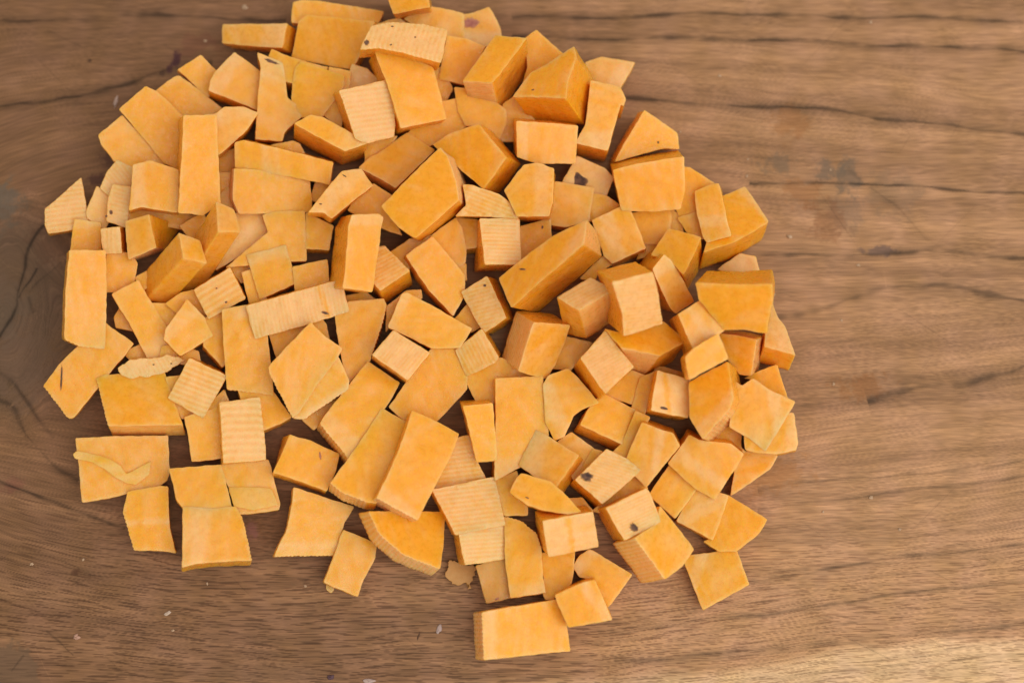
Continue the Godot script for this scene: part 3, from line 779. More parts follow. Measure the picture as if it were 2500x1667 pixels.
	piece("sweet_potato_slice", "long orange slab sloping down below the central block", Vector3(-22.1, 2.2, -17.7), Vector3(8.9, 0.2, -10.1), [-103, -64, -27, -119, 67, -8, 67, 47, 32, 109, -35, 37], 117, [0, -117, 0])
	piece("sweet_potato_cube", "pale ribbed cube right of the tall two-faced bar", Vector3(-36.5, 1.9, -17.6), Vector3(-11.3, 2.2, 1.4), [-23, -43, 9, -46, 80, 36, -5, 93, -38, 52], 146, [-5, -146, -19], {"t": 0.6, "rib": -28})
	piece("sweet_potato_cube", "dark chunk deep under the central block's lower corner", Vector3(-28.9, 1.2, -27.2), Vector3(11.8, 0.1, -3.9), [-73, 10, -13, -30, 50, -42, 57, 0, -20, 63], 89, [0, -89, 0])
	piece("sweet_potato_bar", "tall two-faced bar standing right of the wedge in the left middle", Vector3(-47.3, 6.7, -27.7), Vector3(10.5, 0.4, -26.8), [-69, -68, 14, -73, 26, -64, 16, -11, -9, 146, -96, 136, -79, -33], 201, [39, -197, -9, 26, -202, -4, 26, -202, -4, 26, -202, -4, 26, -202, -4, 26, -202, -4, 32, -199, -8], {"band": [-27, -57, 1.58, 18, 0]})
	piece("sweet_potato_bar", "orange bar slanting up to the nicked end of another bar", Vector3(-51.8, 3.0, -41.0), Vector3(1.1, 1.8, -12.1), [-98, 74, -1, -50, 54, -58, 88, -9, -31, 91, -54, 74], 171, [7, -171, -21], {"t": 0.2, "band": [-41, 43, 0.71, 24, 0], "marks": [[6, -35, 7, 2, 30], [-62, 49, 4, 2, 0]]})
	piece("sweet_potato_cube", "shaded brown-orange chunk left of the central block", Vector3(-39.3, 2.3, -38.4), Vector3(13.5, 0.2, -5.3), [-77, -25, -15, -81, 38, -46, 25, 4, 48, 30, 67, 71, 7, 50, -92, -3], 101, [0, -101, 0])
	piece("sweet_potato_cube", "dark chunk in the gap at the right end of the wide block", Vector3(-56.8, 1.1, -44.7), Vector3(14.1, 0.3, -7.5), [-33, 21, -16, -33, 44, -30, 5, 42], 91, [0, -91, 0])
	piece("sweet_potato_cube", "dark chunk between the nicked bar end and the box with a pale front edge", Vector3(-39.9, 1.1, -57.4), Vector3(15.8, 0.2, -5.3), [-41, -22, 56, -44, 26, 13, -41, 53], 97, [0, -97, 0])
	piece("sweet_potato_cube", "shaded chunk with a dark nick right of the cube with level ribs", Vector3(6.9, 1.1, -29.6), Vector3(10.6, -0.1, 0.1), [-50, -39, 43, -64, 46, -2, 6, 45, -45, 61], 101, [0, -101, 0], {"marks": [[19, -37, 3, 5, 15]]})
	piece("sweet_potato_cube", "orange cube with a pale right half below the large orange block", Vector3(7.2, 3.6, -42.9), Vector3(3.8, -0.2, 4.9), [-79, 21, -24, -52, 13, -59, 63, -40, 59, 56, 49, 97, -43, 96], 183, [-6, -183, -17], {"band": [28, 38, 0.02, 21, 0]})
	piece("sweet_potato_cube", "orange cube just left of the piece with a big black eye", Vector3(16.4, 1.2, -39.6), Vector3(6.9, -0.3, 2.1), [-53, -66, -28, -66, 78, -48, 64, 51, -7, 67, -54, 60], 101, [0, -101, 0], {"t": 0.15})
	piece("sweet_potato_cube", "pale piece with a big black eye, right of centre top", Vector3(22.8, 1.0, -48.1), Vector3(12.8, -0.2, 3.0), [-78, 8, -61, -22, -35, -70, 51, -31, 74, -6, 52, 48, 8, 47, -11, 27], 96, [0, -96, 0], {"t": 0.85, "marks": [[-28, 1, 35, 25, 25]]})
	piece("sweet_potato_cube", "big square block at the right, above the pile's dark gap", Vector3(40.4, 3.7, -47.9), Vector3(26.2, 1.1, 0.0), [-118, -59, -63, -74, 83, -94, 87, 1, 75, 57, 2, 62, -93, 60], 168, [4, -168, 7], {"t": 0.1})
	piece("sweet_potato_wedge", "orange wedge behind the big square block at the right edge", Vector3(39.4, 1.4, -60.1), Vector3(15.3, -0.3, -5.5), [-19, -90, 79, -25, 86, 23, 38, 21, -105, 62, -79, 9], 109, [0, -109, 0], {"marks": [[22, 4, 3, 4, 0]]})
	piece("sweet_potato_cube", "orange chunk right of the big square block, partly under the small bar", Vector3(53.0, 3.5, -43.8), Vector3(14.3, -0.2, 7.1), [-27, -74, -5, -72, 71, -25, 19, 3, 24, 57, -34, 71, -48, 40], 102, [0, -102, 0])
	piece("sweet_potato_bar", "small upright bar with pale patches resting on the right edge cube", Vector3(59.6, 2.4, -36.9), Vector3(5.4, -1.4, 13.8), [-40, -50, 6, -69, 30, -72, 52, 24, 67, 80, -2, 100, -14, 85, -32, 11], 149, [-8, -149, -14], {"t": 0.3, "band": [14, 36, 1.40, 18, 0]})
	piece("sweet_potato_cube", "large cube with a shaded underside at the right edge under the small bar", Vector3(63.9, 3.1, -30.2), Vector3(-15.8, -4.7, 0.8), [-43, -73, 29, -116, 99, -2, 3, 72, -86, 115], 108, [0, -108, 0], {"band": [76, -42, -0.68, 15, 0]})
	piece("sweet_potato_cube", "orange chunk directly below the big square block", Vector3(42.8, 2.0, -34.3), Vector3(11.1, -0.4, 5.7), [-75, -30, -14, -42, 37, -46, 43, -28, 36, 25, 7, 60, -36, 60], 96, [0, -96, 0])
	piece("sweet_potato_cube", "shaded chunk left of the small bar with pale patches", Vector3(53.7, 2.3, -33.3), Vector3(12.8, -0.2, 7.2), [-49, -30, 9, -49, 36, 30, 23, 34, -19, 15], 96, [0, -96, 0])
	piece("sweet_potato_cube", "narrow shaded chunk in the gap below the big square block's right corner", Vector3(48.5, 0.9, -35.6), Vector3(13.0, -0.2, 6.5), [-22, -44, 18, -19, 25, 35, -21, 28], 96, [0, -96, 0])
	piece("sweet_potato_cube", "orange cube right of the long block in the middle right", Vector3(31.6, 1.6, -30.2), Vector3(5.4, -0.7, 5.8), [-75, -36, 14, -79, 39, -60, 81, 46, -15, 91, -39, 67], 137, [-1, -137, -5], {"t": 0.15, "band": [-23, -7, -0.31, 24, 0]})
	piece("sweet_potato_cube", "small sunken sliver right of the cube beside the long block", Vector3(40.6, 0.9, -26.9), Vector3(11.6, -0.2, 5.5), [-18, -19, 38, -24, 17, 15, -38, 28], 84, [0, -84, 0])
	piece("sweet_potato_cube", "shaded chunk below the piece with a big black eye", Vector3(27.0, 1.3, -40.0), Vector3(13.6, -0.1, 3.6), [-30, -39, 10, -34, 53, -2, 12, 31, -45, 45], 96, [0, -96, 0])
	piece("sweet_potato_bar", "long big block lying diagonally on top with a pale upper end", Vector3(17.5, 9.5, -20.7), Vector3(-2.8, -0.5, 30.3), [-134, 67, 40, -31, 123, -54, 146, -63, 135, 8, 33, 74, -92, 159], 192, [-35, -193, -22, -35, -193, -22, -35, -193, -22, -59, -180, -22, -38, -192, -20, -31, -195, -22, -25, -196, -30], {"sp": {3: 0.6}, "band": [152, -39, 0.56, 32, 0], "marks": [[-55, 53, 11, 3, 10]]})
	piece("sweet_potato_cube", "orange cube behind the pale-striped bar at the right middle", Vector3(48.9, 2.9, -21.3), Vector3(-16.7, -3.5, 11.6), [-64, 50, -15, -36, 14, -26, 78, -1, 28, 118, -15, 69], 166, [-4, -164, -32, -4, -164, -32, -4, -164, -32, -9, -176, -11, -1, -161, -38, -4, -164, -32])
	piece("sweet_potato_bar", "slanting bar with pale stripes at the right middle", Vector3(41.8, 4.5, -17.2), Vector3(19.1, 0.8, -18.8), [-46, -94, -24, -75, 48, 45, -9, 77, -27, 62, -83, -53], 160, [24, -160, 7], {"t": 0.35, "band": [-51, -55, 1.01, 18, 0]})
	piece("sweet_potato_cube", "cube with a pale ribbed front marked by orange flecks, right of the long block", Vector3(30.8, 18.6, -11.1), Vector3(34.3, 2.4, -22.8), [-115, -107, 7, -115, 26, -43, 40, 45, -82, 57, -88, -20], 165, [36, -165, 31], {"t": 0.85, "pitch": 1, "rib": 5})
	piece("sweet_potato_slice", "long flat slab with a crack at its lower left end on the left edge", Vector3(-123.6, 3.3, 9.7), Vector3(5.7, 0.9, -14.0), [57, -137, 139, -76, 76, 3, -24, 134, -37, 137, -106, 43, -67, -14, -14, -70], 118, [-2, -118, -3], {"t": 0.12, "z": [4], "marks": [[-58, 24, 3, 40, 2]]})
	piece("sweet_potato_slice", "orange slab slanting down right from under the leaning bars", Vector3(-106.4, 4.3, -4.6), Vector3(7.9, 0.7, -14.3), [-94, -79, -20, -120, -6, -93, 61, 18, 65, 62, 37, 104, 3, 104, -44, 6], 72, [0, -72, 0], {"band": [34, 70, 0.96, 28, 0]})
	piece("sweet_potato_cube", "small shaded chunk on the board in the gap at left", Vector3(-113.6, 1.6, -6.2), Vector3(8.6, 0.6, -15.2), [-28, -3, -10, -35, 23, -28, 39, 40, -23, 27], 73, [0, -73, 0])
	piece("sweet_potato_cube", "small chunk just above the ragged pale shaving", Vector3(-108.6, 1.2, 4.3), Vector3(6.9, 0.7, -14.6), [-49, -3, 5, -32, 37, -9, 34, 27, -26, 17], 67, [0, -67, 0])
	piece("sweet_potato_shaving", "thin ragged pale shaving lying at the left", Vector3(-105.0, 3.2, 8.4), Vector3(4.9, 1.0, -14.2), [-88, 7, -52, -18, 31, -24, 49, -32, 101, -17, 72, -1, 46, 20, -6, 34, -23, 31, -51, 38, -77, 26], 97, [0, -97, -6], {"t": 1, "rag": 0.35, "rib": 60, "marks": [[11, -3, 3, 2, 0], [60, -6, 3, 2, 0]]})
	piece("sweet_potato_slice", "wide square slab with a ribbed lower front below the ragged shaving", Vector3(-108.6, 3.1, 19.6), Vector3(-9.8, 4.7, -8.6), [-97, -54, -74, -63, 92, -65, 142, 93, -62, 88], 107, [0, -107, 0], {"sp": {3: 0.4}, "crib": [3], "z": [4]})
	piece("sweet_potato_cube", "pale cube with slanting ribs right of the ragged shaving", Vector3(-90.5, 2.4, 13.4), Vector3(11.3, -0.7, -8.6), [-22, -84, 84, -34, 18, 88, -81, 30], 107, [0, -107, 0], {"t": 0.75, "pitch": 1.45, "rib": 21})
	piece("sweet_potato_cube", "diamond-shaped chunk with a pale left side at the left middle", Vector3(-95.2, 2.8, -2.2), Vector3(6.0, 1.0, -13.6), [4, -86, 51, -36, 76, 19, -15, 77, -61, 28, -55, -3], 113, [0, -113, 0], {"band": [-39, -1, 0.80, 24, 0]})
	piece("sweet_potato_cube", "shaded chunk right of the diamond-shaped chunk", Vector3(-86.7, 1.1, 1.0), Vector3(3.3, 1.4, -13.3), [-38, -62, 25, -93, 34, 58, 17, 79, -37, 17], 101, [0, -101, 0])
	piece("sweet_potato_cube", "dark chunk under the diamond-shaped chunk", Vector3(-96.7, 1.6, 4.5), Vector3(7.1, 0.6, -13.1), [-53, -23, -20, -30, 53, -11, 60, 24, 17, 31, -56, 9], 72, [0, -72, 0])
	piece("sweet_potato_slice", "upright orange slab under the left end of the long ribbed bar", Vector3(-75.5, 3.4, 5.0), Vector3(6.8, 0.5, -10.3), [-83, -129, -9, -143, 44, -70, 54, 20, 62, 116, 1, 107, -68, 98], 94, [0, -94, 0], {"t": 0.15, "z": [4, 5], "band": [-46, -119, 1.57, 18, 0]})
	piece("sweet_potato_cube", "narrow shaded chunk right of the wide square slab", Vector3(-95.5, 2.0, 17.3), Vector3(5.7, 0.5, -13.0), [-48, -59, -4, -66, 20, 15, 66, 57, -2, 59, -32, -6], 84, [0, -84, 0])
	piece("sweet_potato_slice", "shaded brown slab left of the cube with coarse level ribs", Vector3(-88.5, 2.0, 26.3), Vector3(4.4, 0.4, -12.1), [-59, -35, 23, -59, 52, -97, 68, 80, -36, 92, -46, 18], 83, [0, -83, 0])
	piece("sweet_potato_cube", "pale cube with coarse level ribs in the lower left", Vector3(-78.5, 3.3, 27.5), Vector3(1.1, 1.0, -16.1), [-65, -79, 49, -96, 68, 82, -52, 91], 100, [0, -100, 0], {"t": 0.8, "pitch": 2, "rib": -2})
	piece("sweet_potato_cube", "dark chunk under the long ribbed bar", Vector3(-60.4, 1.0, -0.6), Vector3(8.1, 0.3, -8.2), [-105, -13, 46, -58, 60, -39, 69, 3, 10, 38, -79, 69], 83, [0, -83, 0])
	piece("sweet_potato_cube", "shaded chunk right of the cube with coarse level ribs", Vector3(-72.0, 1.5, 21.5), Vector3(-0.4, 1.3, -10.8), [-73, -58, 27, -52, 79, 21, 56, 35, -2, 61, -24, 11, -62, -19], 88, [0, -88, 0])
	piece("sweet_potato_slice", "half-moon slab with a pale ribbed right rim left of centre", Vector3(-43.0, 1.8, -1.4), Vector3(8.2, 0.2, -3.4), [-81, -55, -42, -95, 59, -103, 67, -84, 53, -26, 25, 57, 20, 76, -42, 141, -57, 89], 100, [0, -100, 0], {"t": 0.1, "z": [3, 4, 5, 6]})
	piece("sweet_potato_cube", "tapered orange block with a pale left end just below the centre", Vector3(-25.1, 2.0, -4.4), Vector3(6.7, 0.2, -3.4), [-54, -86, 23, -45, 131, 18, 97, 73, 18, 75, -38, 48, -108, 14, -68, -82], 130, [0, -130, -2], {"band": [-84, -25, 0.44, 18, 0]})
	piece("sweet_potato_cube", "pale ribbed cube below the tapered block near the centre", Vector3(-32.9, 2.0, 5.8), Vector3(-0.0, 0.7, -7.9), [-26, -56, 78, 7, 14, 86, -85, 16], 176, [5, -176, -13], {"t": 0.9, "sp": {2: 0.2}, "pitch": 1, "rib": 129})
	piece("sweet_potato_slice", "upper one of two kite-shaped slabs in the left middle", Vector3(-59.7, 2.6, 8.9), Vector3(6.0, 0.4, -9.4), [10, -127, 44, -92, 98, -54, 85, -30, 23, 55, -21, 125, -40, 142, -104, 19, -108, -1], 149, [2, -149, -4], {"t": 0.15, "z": [6]})
	piece("sweet_potato_slice", "lower one of two kite-shaped slabs, with a pale lower rim", Vector3(-55.1, 1.5, 15.9), Vector3(5.4, 0.3, -7.6), [41, -109, 76, -35, 73, -8, 5, 38, -48, 75, -81, 73, -52, 25, -12, -40], 141, [0, -141, -3], {"t": 0.2, "z": [2, 3], "edge": 0.5, "band": [20, 24, 0.97, 15, 0]})
	piece("sweet_potato_cube", "dark chunk under the lower kite-shaped slab", Vector3(-54.8, 0.5, 21.4), Vector3(5.1, 0.3, -7.5), [-64, 14, 40, -44, 51, -20, -26, 50], 82, [0, -82, 0])
	piece("sweet_potato_slice", "large flat slab below the tapered block near the centre", Vector3(-23.5, 1.2, 13.6), Vector3(6.2, 0.1, -5.3), [0, -111, 69, -113, 99, -41, 100, 9, 12, 103, -79, 100, -124, 61, -75, -9], 99, [0, -99, 0])
	piece("sweet_potato_cube", "small grey-gold ribbed cube between two ribbed cubes near the centre", Vector3(-8.6, 3.1, 3.4), Vector3(16.4, -0.2, 3.8), [-70, -14, 7, -75, 57, 6, 43, 22, -37, 62], 99, [0, -99, 0], {"t": 0.5, "rib": 63})
	piece("sweet_potato_cube", "shaded chunk above the tapered block's pale end", Vector3(-32.2, 0.8, -9.7), Vector3(9.4, 0.2, -4.4), [-47, -2, 12, -49, 55, -52, 59, -26, 3, 5, -32, 52, -48, 72], 89, [0, -89, 0])
	piece("sweet_potato_cube", "shaded corner right of the tapered block's tip", Vector3(-12.8, 0.6, -5.8), Vector3(8.9, 0.1, -1.7), [-41, -4, -2, -51, 38, 19, 5, 36], 88, [0, -88, 0])
	piece("sweet_potato_cube", "dark chunk behind the tall upright slab below the centre", Vector3(-3.6, 0.7, 12.5), Vector3(6.4, 0.0, -0.5), [-102, -13, -78, -36, 4, -72, 127, -20, 126, 17, -13, 60, -64, 63], 88, [0, -88, 0])
	piece("sweet_potato_cube", "dark sliver above the half-moon slab", Vector3(-44.9, 0.7, -12.6), Vector3(9.5, 0.2, -6.1), [-44, -6, 20, -19, 51, 7, -28, 18], 77, [0, -77, 0])
	piece("sweet_potato_cube", "ribbed pale cube touching the long diagonal block's lower end", Vector3(-4.8, 2.1, -10.9), Vector3(8.0, 0.1, 14.6), [-69, -27, 9, -71, 27, -37, 67, 50, -1, 92], 124, [-7, -124, -2], {"t": 0.85, "pitch": 1.1, "rib": -14, "marks": [[3, -44, 5, 4, 0]]})
	piece("sweet_potato_cube", "orange block with a ribbed left face and a purple fleck, below the centre", Vector3(5.4, 5.0, -0.0), Vector3(32.7, 0.7, -28.0), [-64, -109, 55, -77, 39, -29, 8, 32, -22, 73, -114, 27], 133, [17, -133, 14], {"t": 0.2, "sp": {5: 0.55}, "crib": [5]})
	piece("sweet_potato_cube", "cube with a pale ribbed top and a two-toned front right of centre", Vector3(22.9, 10.9, -2.8), Vector3(-25.3, -2.0, 11.3), [-75, 26, 20, -30, 85, 18, -12, 81], 179, [-6, -191, -7, -4, -174, -30, -6, -175, -29, -2, -175, -29], {"t": 0.8, "sp": {2: 0.6, 3: 0.12}, "rib": -27})
	piece("sweet_potato_wedge", "wide wedge with a pale ribbed front below the cube with flecked ribs", Vector3(35.4, 4.9, 6.5), Vector3(-25.3, -3.4, -8.4), [-127, 24, -53, 30, 41, -30, 111, 24, 31, 90, -78, 82], 165, [3, -167, -38, 3, -167, -38, 3, -167, -38, 3, -167, -38, -6, -170, -36, 69, -154, -33], {"sp": {4: 0.75}})
	piece("sweet_potato_cube", "big pale-topped cube turned like a diamond right of the lower centre", Vector3(24.4, 4.9, 9.9), Vector3(-6.9, -1.1, -11.0), [-23, -70, 60, 29, -22, 113, -93, 16], 182, [20, -182, -22], {"t": 0.9, "pitch": 0.95, "rib": -32})
	piece("sweet_potato_cube", "pale cube with a black speck on its lower edge at the right", Vector3(43.6, 1.6, 17.1), Vector3(0.7, -0.8, -10.2), [-64, -57, 35, -32, 23, 74, -84, 56], 173, [23, -173, -10], {"t": 0.9, "band": [-40, -3, -0.11, 7, 1], "marks": [[-47, 49, 13, 5, 10]]})
	piece("sweet_potato_cube", "thin orange edge behind the pale cube with a black speck", Vector3(46.6, 0.4, 10.0), Vector3(6.9, -0.2, 6.4), [-59, -19, -24, -22, 40, -2, 57, 24, -14, 19], 94, [0, -94, 0])
	piece("sweet_potato_cube", "orange chunk between the big pale-topped cube and the black-specked cube", Vector3(34.7, 0.8, 15.1), Vector3(3.8, -0.4, 4.8), [-82, 17, 1, -57, 53, -37, 27, 33, 1, 43], 99, [0, -99, 0])
	piece("sweet_potato_cube", "shaded chunk left of the pale cube with a black speck", Vector3(38.6, 1.8, 15.7), Vector3(6.2, -0.2, 5.3), [-16, -43, 38, -66, 25, -7, -6, 71, -41, 46], 99, [0, -99, 0])
	piece("sweet_potato_cube", "shaded chunk left of the big pale-topped cube", Vector3(17.7, 0.8, 4.5), Vector3(7.6, -0.1, 2.4), [-61, 39, -19, -53, 58, -36, 28, 5, -6, 46], 94, [0, -94, 0])
	piece("sweet_potato_cube", "chunk with a pale pink left half and a curled top edge", Vector3(15.5, 1.6, 18.9), Vector3(5.3, -0.1, 2.1), [-64, -51, -49, -78, 7, -98, 35, -73, 94, -1, 46, 18, 21, 37, -3, 94, -31, 104, -56, 57], 119, [0, -119, -1], {"band": [-32, 15, -0.39, 25, 0]})
	piece("sweet_potato_cube", "biggest square block at the right edge of the pile", Vector3(66.6, 15.2, -11.3), Vector3(33.0, 4.1, 17.0), [-119, -97, -7, -97, 88, -102, 90, -44, 78, 6, 76, 44, 15, 34, -42, 38, -109, -47], 186, [6, -187, 33, -9, -186, 30, -17, -187, 26, -9, -186, 30, -9, -186, 30, -9, -186, 30, -9, -186, 30, -9, -186, 30, -9, -186, 30])
	piece("sweet_potato_cube", "pale flat piece peeking out behind the biggest block at the right edge", Vector3(67.4, 1.3, -22.3), Vector3(10.7, -0.4, 9.0), [-68, 13, -1, -35, 43, -25, 56, 23, -30, 24], 72, [0, -72, 0], {"t": 0.9})
	piece("sweet_potato_wedge", "pale wedge right of the biggest block, sticking out at the edge", Vector3(75.2, 2.7, 1.8), Vector3(-18.2, -5.4, 0.6), [-13, -86, 3, -40, 24, -11, 53, 79, -35, 60, -32, -4], 101, [0, -101, 0], {"t": 0.6, "band": [28, 51, 0.26, 24, 0]})
	piece("sweet_potato_cube", "orange cube with a pale right edge under the biggest block", Vector3(68.2, 2.4, 2.4), Vector3(17.4, 1.3, 23.2), [-44, -61, 8, -56, 65, -46, 49, 58, 14, 55, -23, 10], 145, [-11, -145, 7], {"sp": {2: 0.8}})
	piece("sweet_potato_cube", "orange cube with pale streaks left of the biggest block", Vector3(51.4, 10.8, -0.8), Vector3(-0.2, -1.4, -10.9), [-97, -13, -9, -71, 41, 23, -7, 52, -51, 85], 171, [25, -171, -15], {"t": 0.25, "band": [-39, 2, -0.66, 13, 0]})
	piece("sweet_potato_cube", "smooth orange cube just below the cube with pale streaks", Vector3(52.0, 16.0, 7.2), Vector3(6.7, -0.4, -3.4), [-65, 8, -40, -16, 28, -56, 54, 13, -53, 71], 167, [15, -167, -4])
	piece("sweet_potato_cube", "large orange block with a pale ribbed lower right rim at the right", Vector3(60.3, 7.4, 20.3), Vector3(-2.0, -1.3, 25.1), [-43, -42, 69, -94, 85, 6, 74, 35, -4, 118, -42, 55], 183, [-23, -183, -13], {"sp": {3: 0.85, 2: 0.3}, "z": [3], "band": [45, 41, 0.80, 17, 0]})
	piece("sweet_potato_cube", "orange chunk at the right edge above the star-shaped slab", Vector3(73.8, 1.0, 12.1), Vector3(6.6, -0.3, 10.1), [-62, -7, -13, -31, 32, -46, 63, 55, 16, 32, -36, -2], 95, [0, -95, 0])
	piece("sweet_potato_slice", "wide slab at the lower left with a curled peeling on top", Vector3(-110.9, 3.4, 38.5), Vector3(4.0, 0.2, -16.0), [-135, -94, -21, -101, 117, -104, 124, 1, 117, 26, 95, 43, -2, 64, -55, 77, -112, 86, -121, 1], 66, [0, -66, 0], {"t": 0.15, "edge": 0.4})
	piece("sweet_potato_shaving", "curled V-shaped peeling lying on the wide slab at the lower left", Vector3(-114.8, 3.8, 36.9), Vector3(0.3, 1.3, -15.7), [-102, -27, -91, -37, -51, -29, -2, -15, 28, 6, 44, 28, 111, -9, 105, 31, 70, 58, 43, 52, 17, 40, -21, 11, -52, -6, -95, -14], 81, [0, -81, -6], {"t": 0.22, "edge": 0.1})
	piece("sweet_potato_cube", "upright chunk with a pale band at the lower left edge", Vector3(-102.9, 1.7, 52.2), Vector3(2.0, 0.2, -11.0), [-64, -79, 27, -97, 47, -94, 53, 11, 74, 91, 40, 85, -41, 83, -61, 20, -74, -21], 78, [0, -78, 0], {"z": [7, 6], "band": [-4, 5, 1.54, 9, 0]})
	piece("sweet_potato_slice", "right-hand slab of two joined below the cube with coarse ribs", Vector3(-74.5, 1.5, 44.7), Vector3(1.0, 0.5, -10.3), [-100, -78, 45, -95, 79, 31, 76, 48, 4, 57, -35, 60, -68, -23], 71, [0, -71, 0], {"t": 0.2})
	piece("sweet_potato_slice", "left-hand slab of two joined below the cube with coarse ribs", Vector3(-90.8, 5.1, 44.1), Vector3(-1.4, 1.2, -12.6), [-66, -56, 78, -69, 110, 55, -24, 55, -43, 31, -54, -16], 77, [0, -77, 0])
	piece("sweet_potato_cube", "square block with a saw-toothed right edge at the lower left", Vector3(-84.5, 3.1, 57.4), Vector3(-7.0, 1.9, -12.6), [-90, -75, -11, -70, 56, -76, 76, -38, 103, 76, -45, 84, -86, 95], 99, [0, -99, 0], {"t": 0.15, "z": [2, 3], "band": [-48, 10, 0.16, 36, 0]})
	piece("sweet_potato_cube", "cube with a small brown crack on the board at the lower left of centre", Vector3(-57.6, 1.7, 35.6), Vector3(-2.1, 1.0, -12.7), [-70, -67, -14, -51, 30, -31, 71, -14, 62, 29, 36, 92, -114, 41], 93, [-15, -94, -8, 2, -93, 1, 2, -93, 1, 2, -93, 1, 2, -93, 1, 2, -93, 1, 2, -93, 1], {"marks": [[16, -7, 3, 12, -10, 1]]})
	piece("sweet_potato_slice", "flared slab with a saw-toothed bottom edge on the lower board", Vector3(-57.8, 3.2, 53.3), Vector3(0.2, 0.4, -15.6), [-51, -102, 121, -48, 94, -2, 69, 89, -103, 92, -71, 25, -55, -55], 53, [0, -53, 0], {"t": 0.15, "z": [3], "band": [-33, 65, 1.55, 14, 0]})
	piece("sweet_potato_slice", "small slab with a torn lower left corner on the lower board", Vector3(-46.5, 1.8, 65.9), Vector3(-1.6, 0.3, -12.8), [-21, -109, 74, -71, 71, -30, 39, 29, 23, 78, -20, 60, -47, 51, -74, 37, -42, -49], 53, [0, -53, 0], {"t": 0.15})
	piece("sweet_potato_shaving", "tiny torn flap at the corner of the small slab on the lower board", Vector3(-51.7, 0.2, 71.1), Vector3(-6.2, 0.8, -7.2), [-11, -17, 7, -11, 12, 6, 3, 16, -11, 6], 11, [0, -11, 0], {"t": 0.8})
	piece("sweet_potato_slice", "left of three long parallel slabs below the centre, ribbed at its lower end", Vector3(-46.6, 3.5, 22.9), Vector3(-2.3, 1.0, -14.1), [35, -147, 127, -88, 116, -63, 77, 0, -18, 134, -40, 104, -75, 64, -99, 36, -88, 16, -30, -60], 104, [0, -104, 0], {"sp": {4: 0.4, 5: 0.4, 6: 0.4}, "z": [4, 5, 6], "band": [-44, 61, -0.80, 27, 0]})
	piece("sweet_potato_slice", "middle one of three long parallel slabs below the centre", Vector3(-40.7, 4.8, 38.3), Vector3(-8.3, 1.3, -9.7), [27, -159, 96, -119, 118, -62, 14, 115, -14, 112, -78, 88, -115, 60, -44, -43], 103, [0, -103, 0], {"sp": {4: 0.5, 5: 0.5}, "z": [4, 5]})
	piece("sweet_potato_slice", "topmost of three long parallel slabs, with a pale ribbed lower end", Vector3(-28.5, 4.5, 35.5), Vector3(-3.9, 0.6, -19.0), [-38, -120, 28, -96, 99, -61, 75, 4, -20, 185, -137, 126, -79, 3], 137, [11, -137, -7], {"sp": {4: 0.95}, "z": [4], "band": [-117, 114, -0.95, 20, 0]})
	piece("sweet_potato_slice", "fan-shaped slab with a ribbed curved rim under the three parallel slabs", Vector3(-31.2, 7.0, 59.5), Vector3(-16.2, 1.3, -26.0), [-123, -64, 105, -93, 101, 9, 90, 76, -21, 49, -52, 28, -95, -7], 69, [-10, -67, -16, 2, -69, 3, 2, -69, 3, 2, -69, 3, 2, -69, 3, 2, -69, 3, 2, -69, 3], {"sp": {3: 0.9, 4: 0.8, 5: 0.7, 6: 0.5}, "z": [3, 4, 5, 6]})
	piece("sweet_potato_cube", "middle one of three ribbed pieces stacked in a row at the lower centre", Vector3(-11.7, 2.5, 46.9), Vector3(1.8, 0.0, -8.8), [-122, -31, 35, -65, 55, -67, 87, 67, -55, 95], 92, [0, -92, 0], {"t": 0.65, "pitch": 1.25, "rib": -7})
	piece("sweet_potato_cube", "uppermost of three ribbed pieces in a row at the lower centre", Vector3(-14.9, 0.6, 35.2), Vector3(3.4, 0.1, -2.1), [-11, -65, 24, -72, 42, -14, 75, 54, -80, 87, -49, 10], 93, [0, -93, 0], {"t": 0.45, "pitch": 1.25, "rib": -7})
	piece("sweet_potato_cube", "lowest of three ribbed pieces in a row, pinkish pale", Vector3(-10.0, 1.8, 59.1), Vector3(1.8, -0.0, -14.9), [-73, -32, 60, -61, 67, 37, -54, 55], 86, [0, -86, 0], {"t": 0.9, "rib": -4})
	piece("sweet_potato_bar", "narrow upright orange bar left of the tall slab below the centre", Vector3(-9.8, 3.5, 25.5), Vector3(16.8, -0.2, -9.0), [-59, -83, 25, -89, 39, 74, -20, 78], 126, [4, -126, 5])
	piece("sweet_potato_slice", "tall upright slab with a pale lower end below the centre", Vector3(1.3, 1.2, 24.4), Vector3(5.5, -0.0, -5.5), [-72, -126, 64, -134, 69, -57, 81, 36, 4, 122, -74, 163, -71, -6], 115, [0, -115, 0], {"band": [-42, 128, 1.33, 32, 0]})
	piece("sweet_potato_cube", "orange cube with a pale patch resting against the tall upright slab", Vector3(12.2, 4.2, 36.8), Vector3(-5.6, -0.3, 14.5), [-32, -87, 3, -68, 93, -7, 26, 82, -11, 65, -81, 13], 103, [0, -103, 0], {"t": 0.2, "band": [-37, 0, 0.20, 29, 0]})
	piece("sweet_potato_cube", "small pale-edged chunk right of the cube with a pale patch", Vector3(18.5, 0.3, 34.3), Vector3(1.9, -0.2, 4.2), [-51, -42, -10, -69, 57, -20, 34, 34, 1, 77, -31, 19], 99, [0, -99, 0], {"t": 0.25})
	piece("sweet_potato_cube", "narrow sliver left of the cube with a black round eye", Vector3(22.3, 1.8, 35.6), Vector3(3.4, -0.1, 3.1), [11, -37, 38, -29, -2, 24, -31, 39, -16, 2], 93, [0, -93, 0])
	piece("sweet_potato_cube", "smooth orange block with a dark underside at the lower right of centre", Vector3(24.6, 2.5, 23.8), Vector3(-5.4, -0.8, -8.6), [-23, -44, 3, -56, 93, -15, 51, 87, -72, 35, -51, -8], 104, [0, -104, 0])
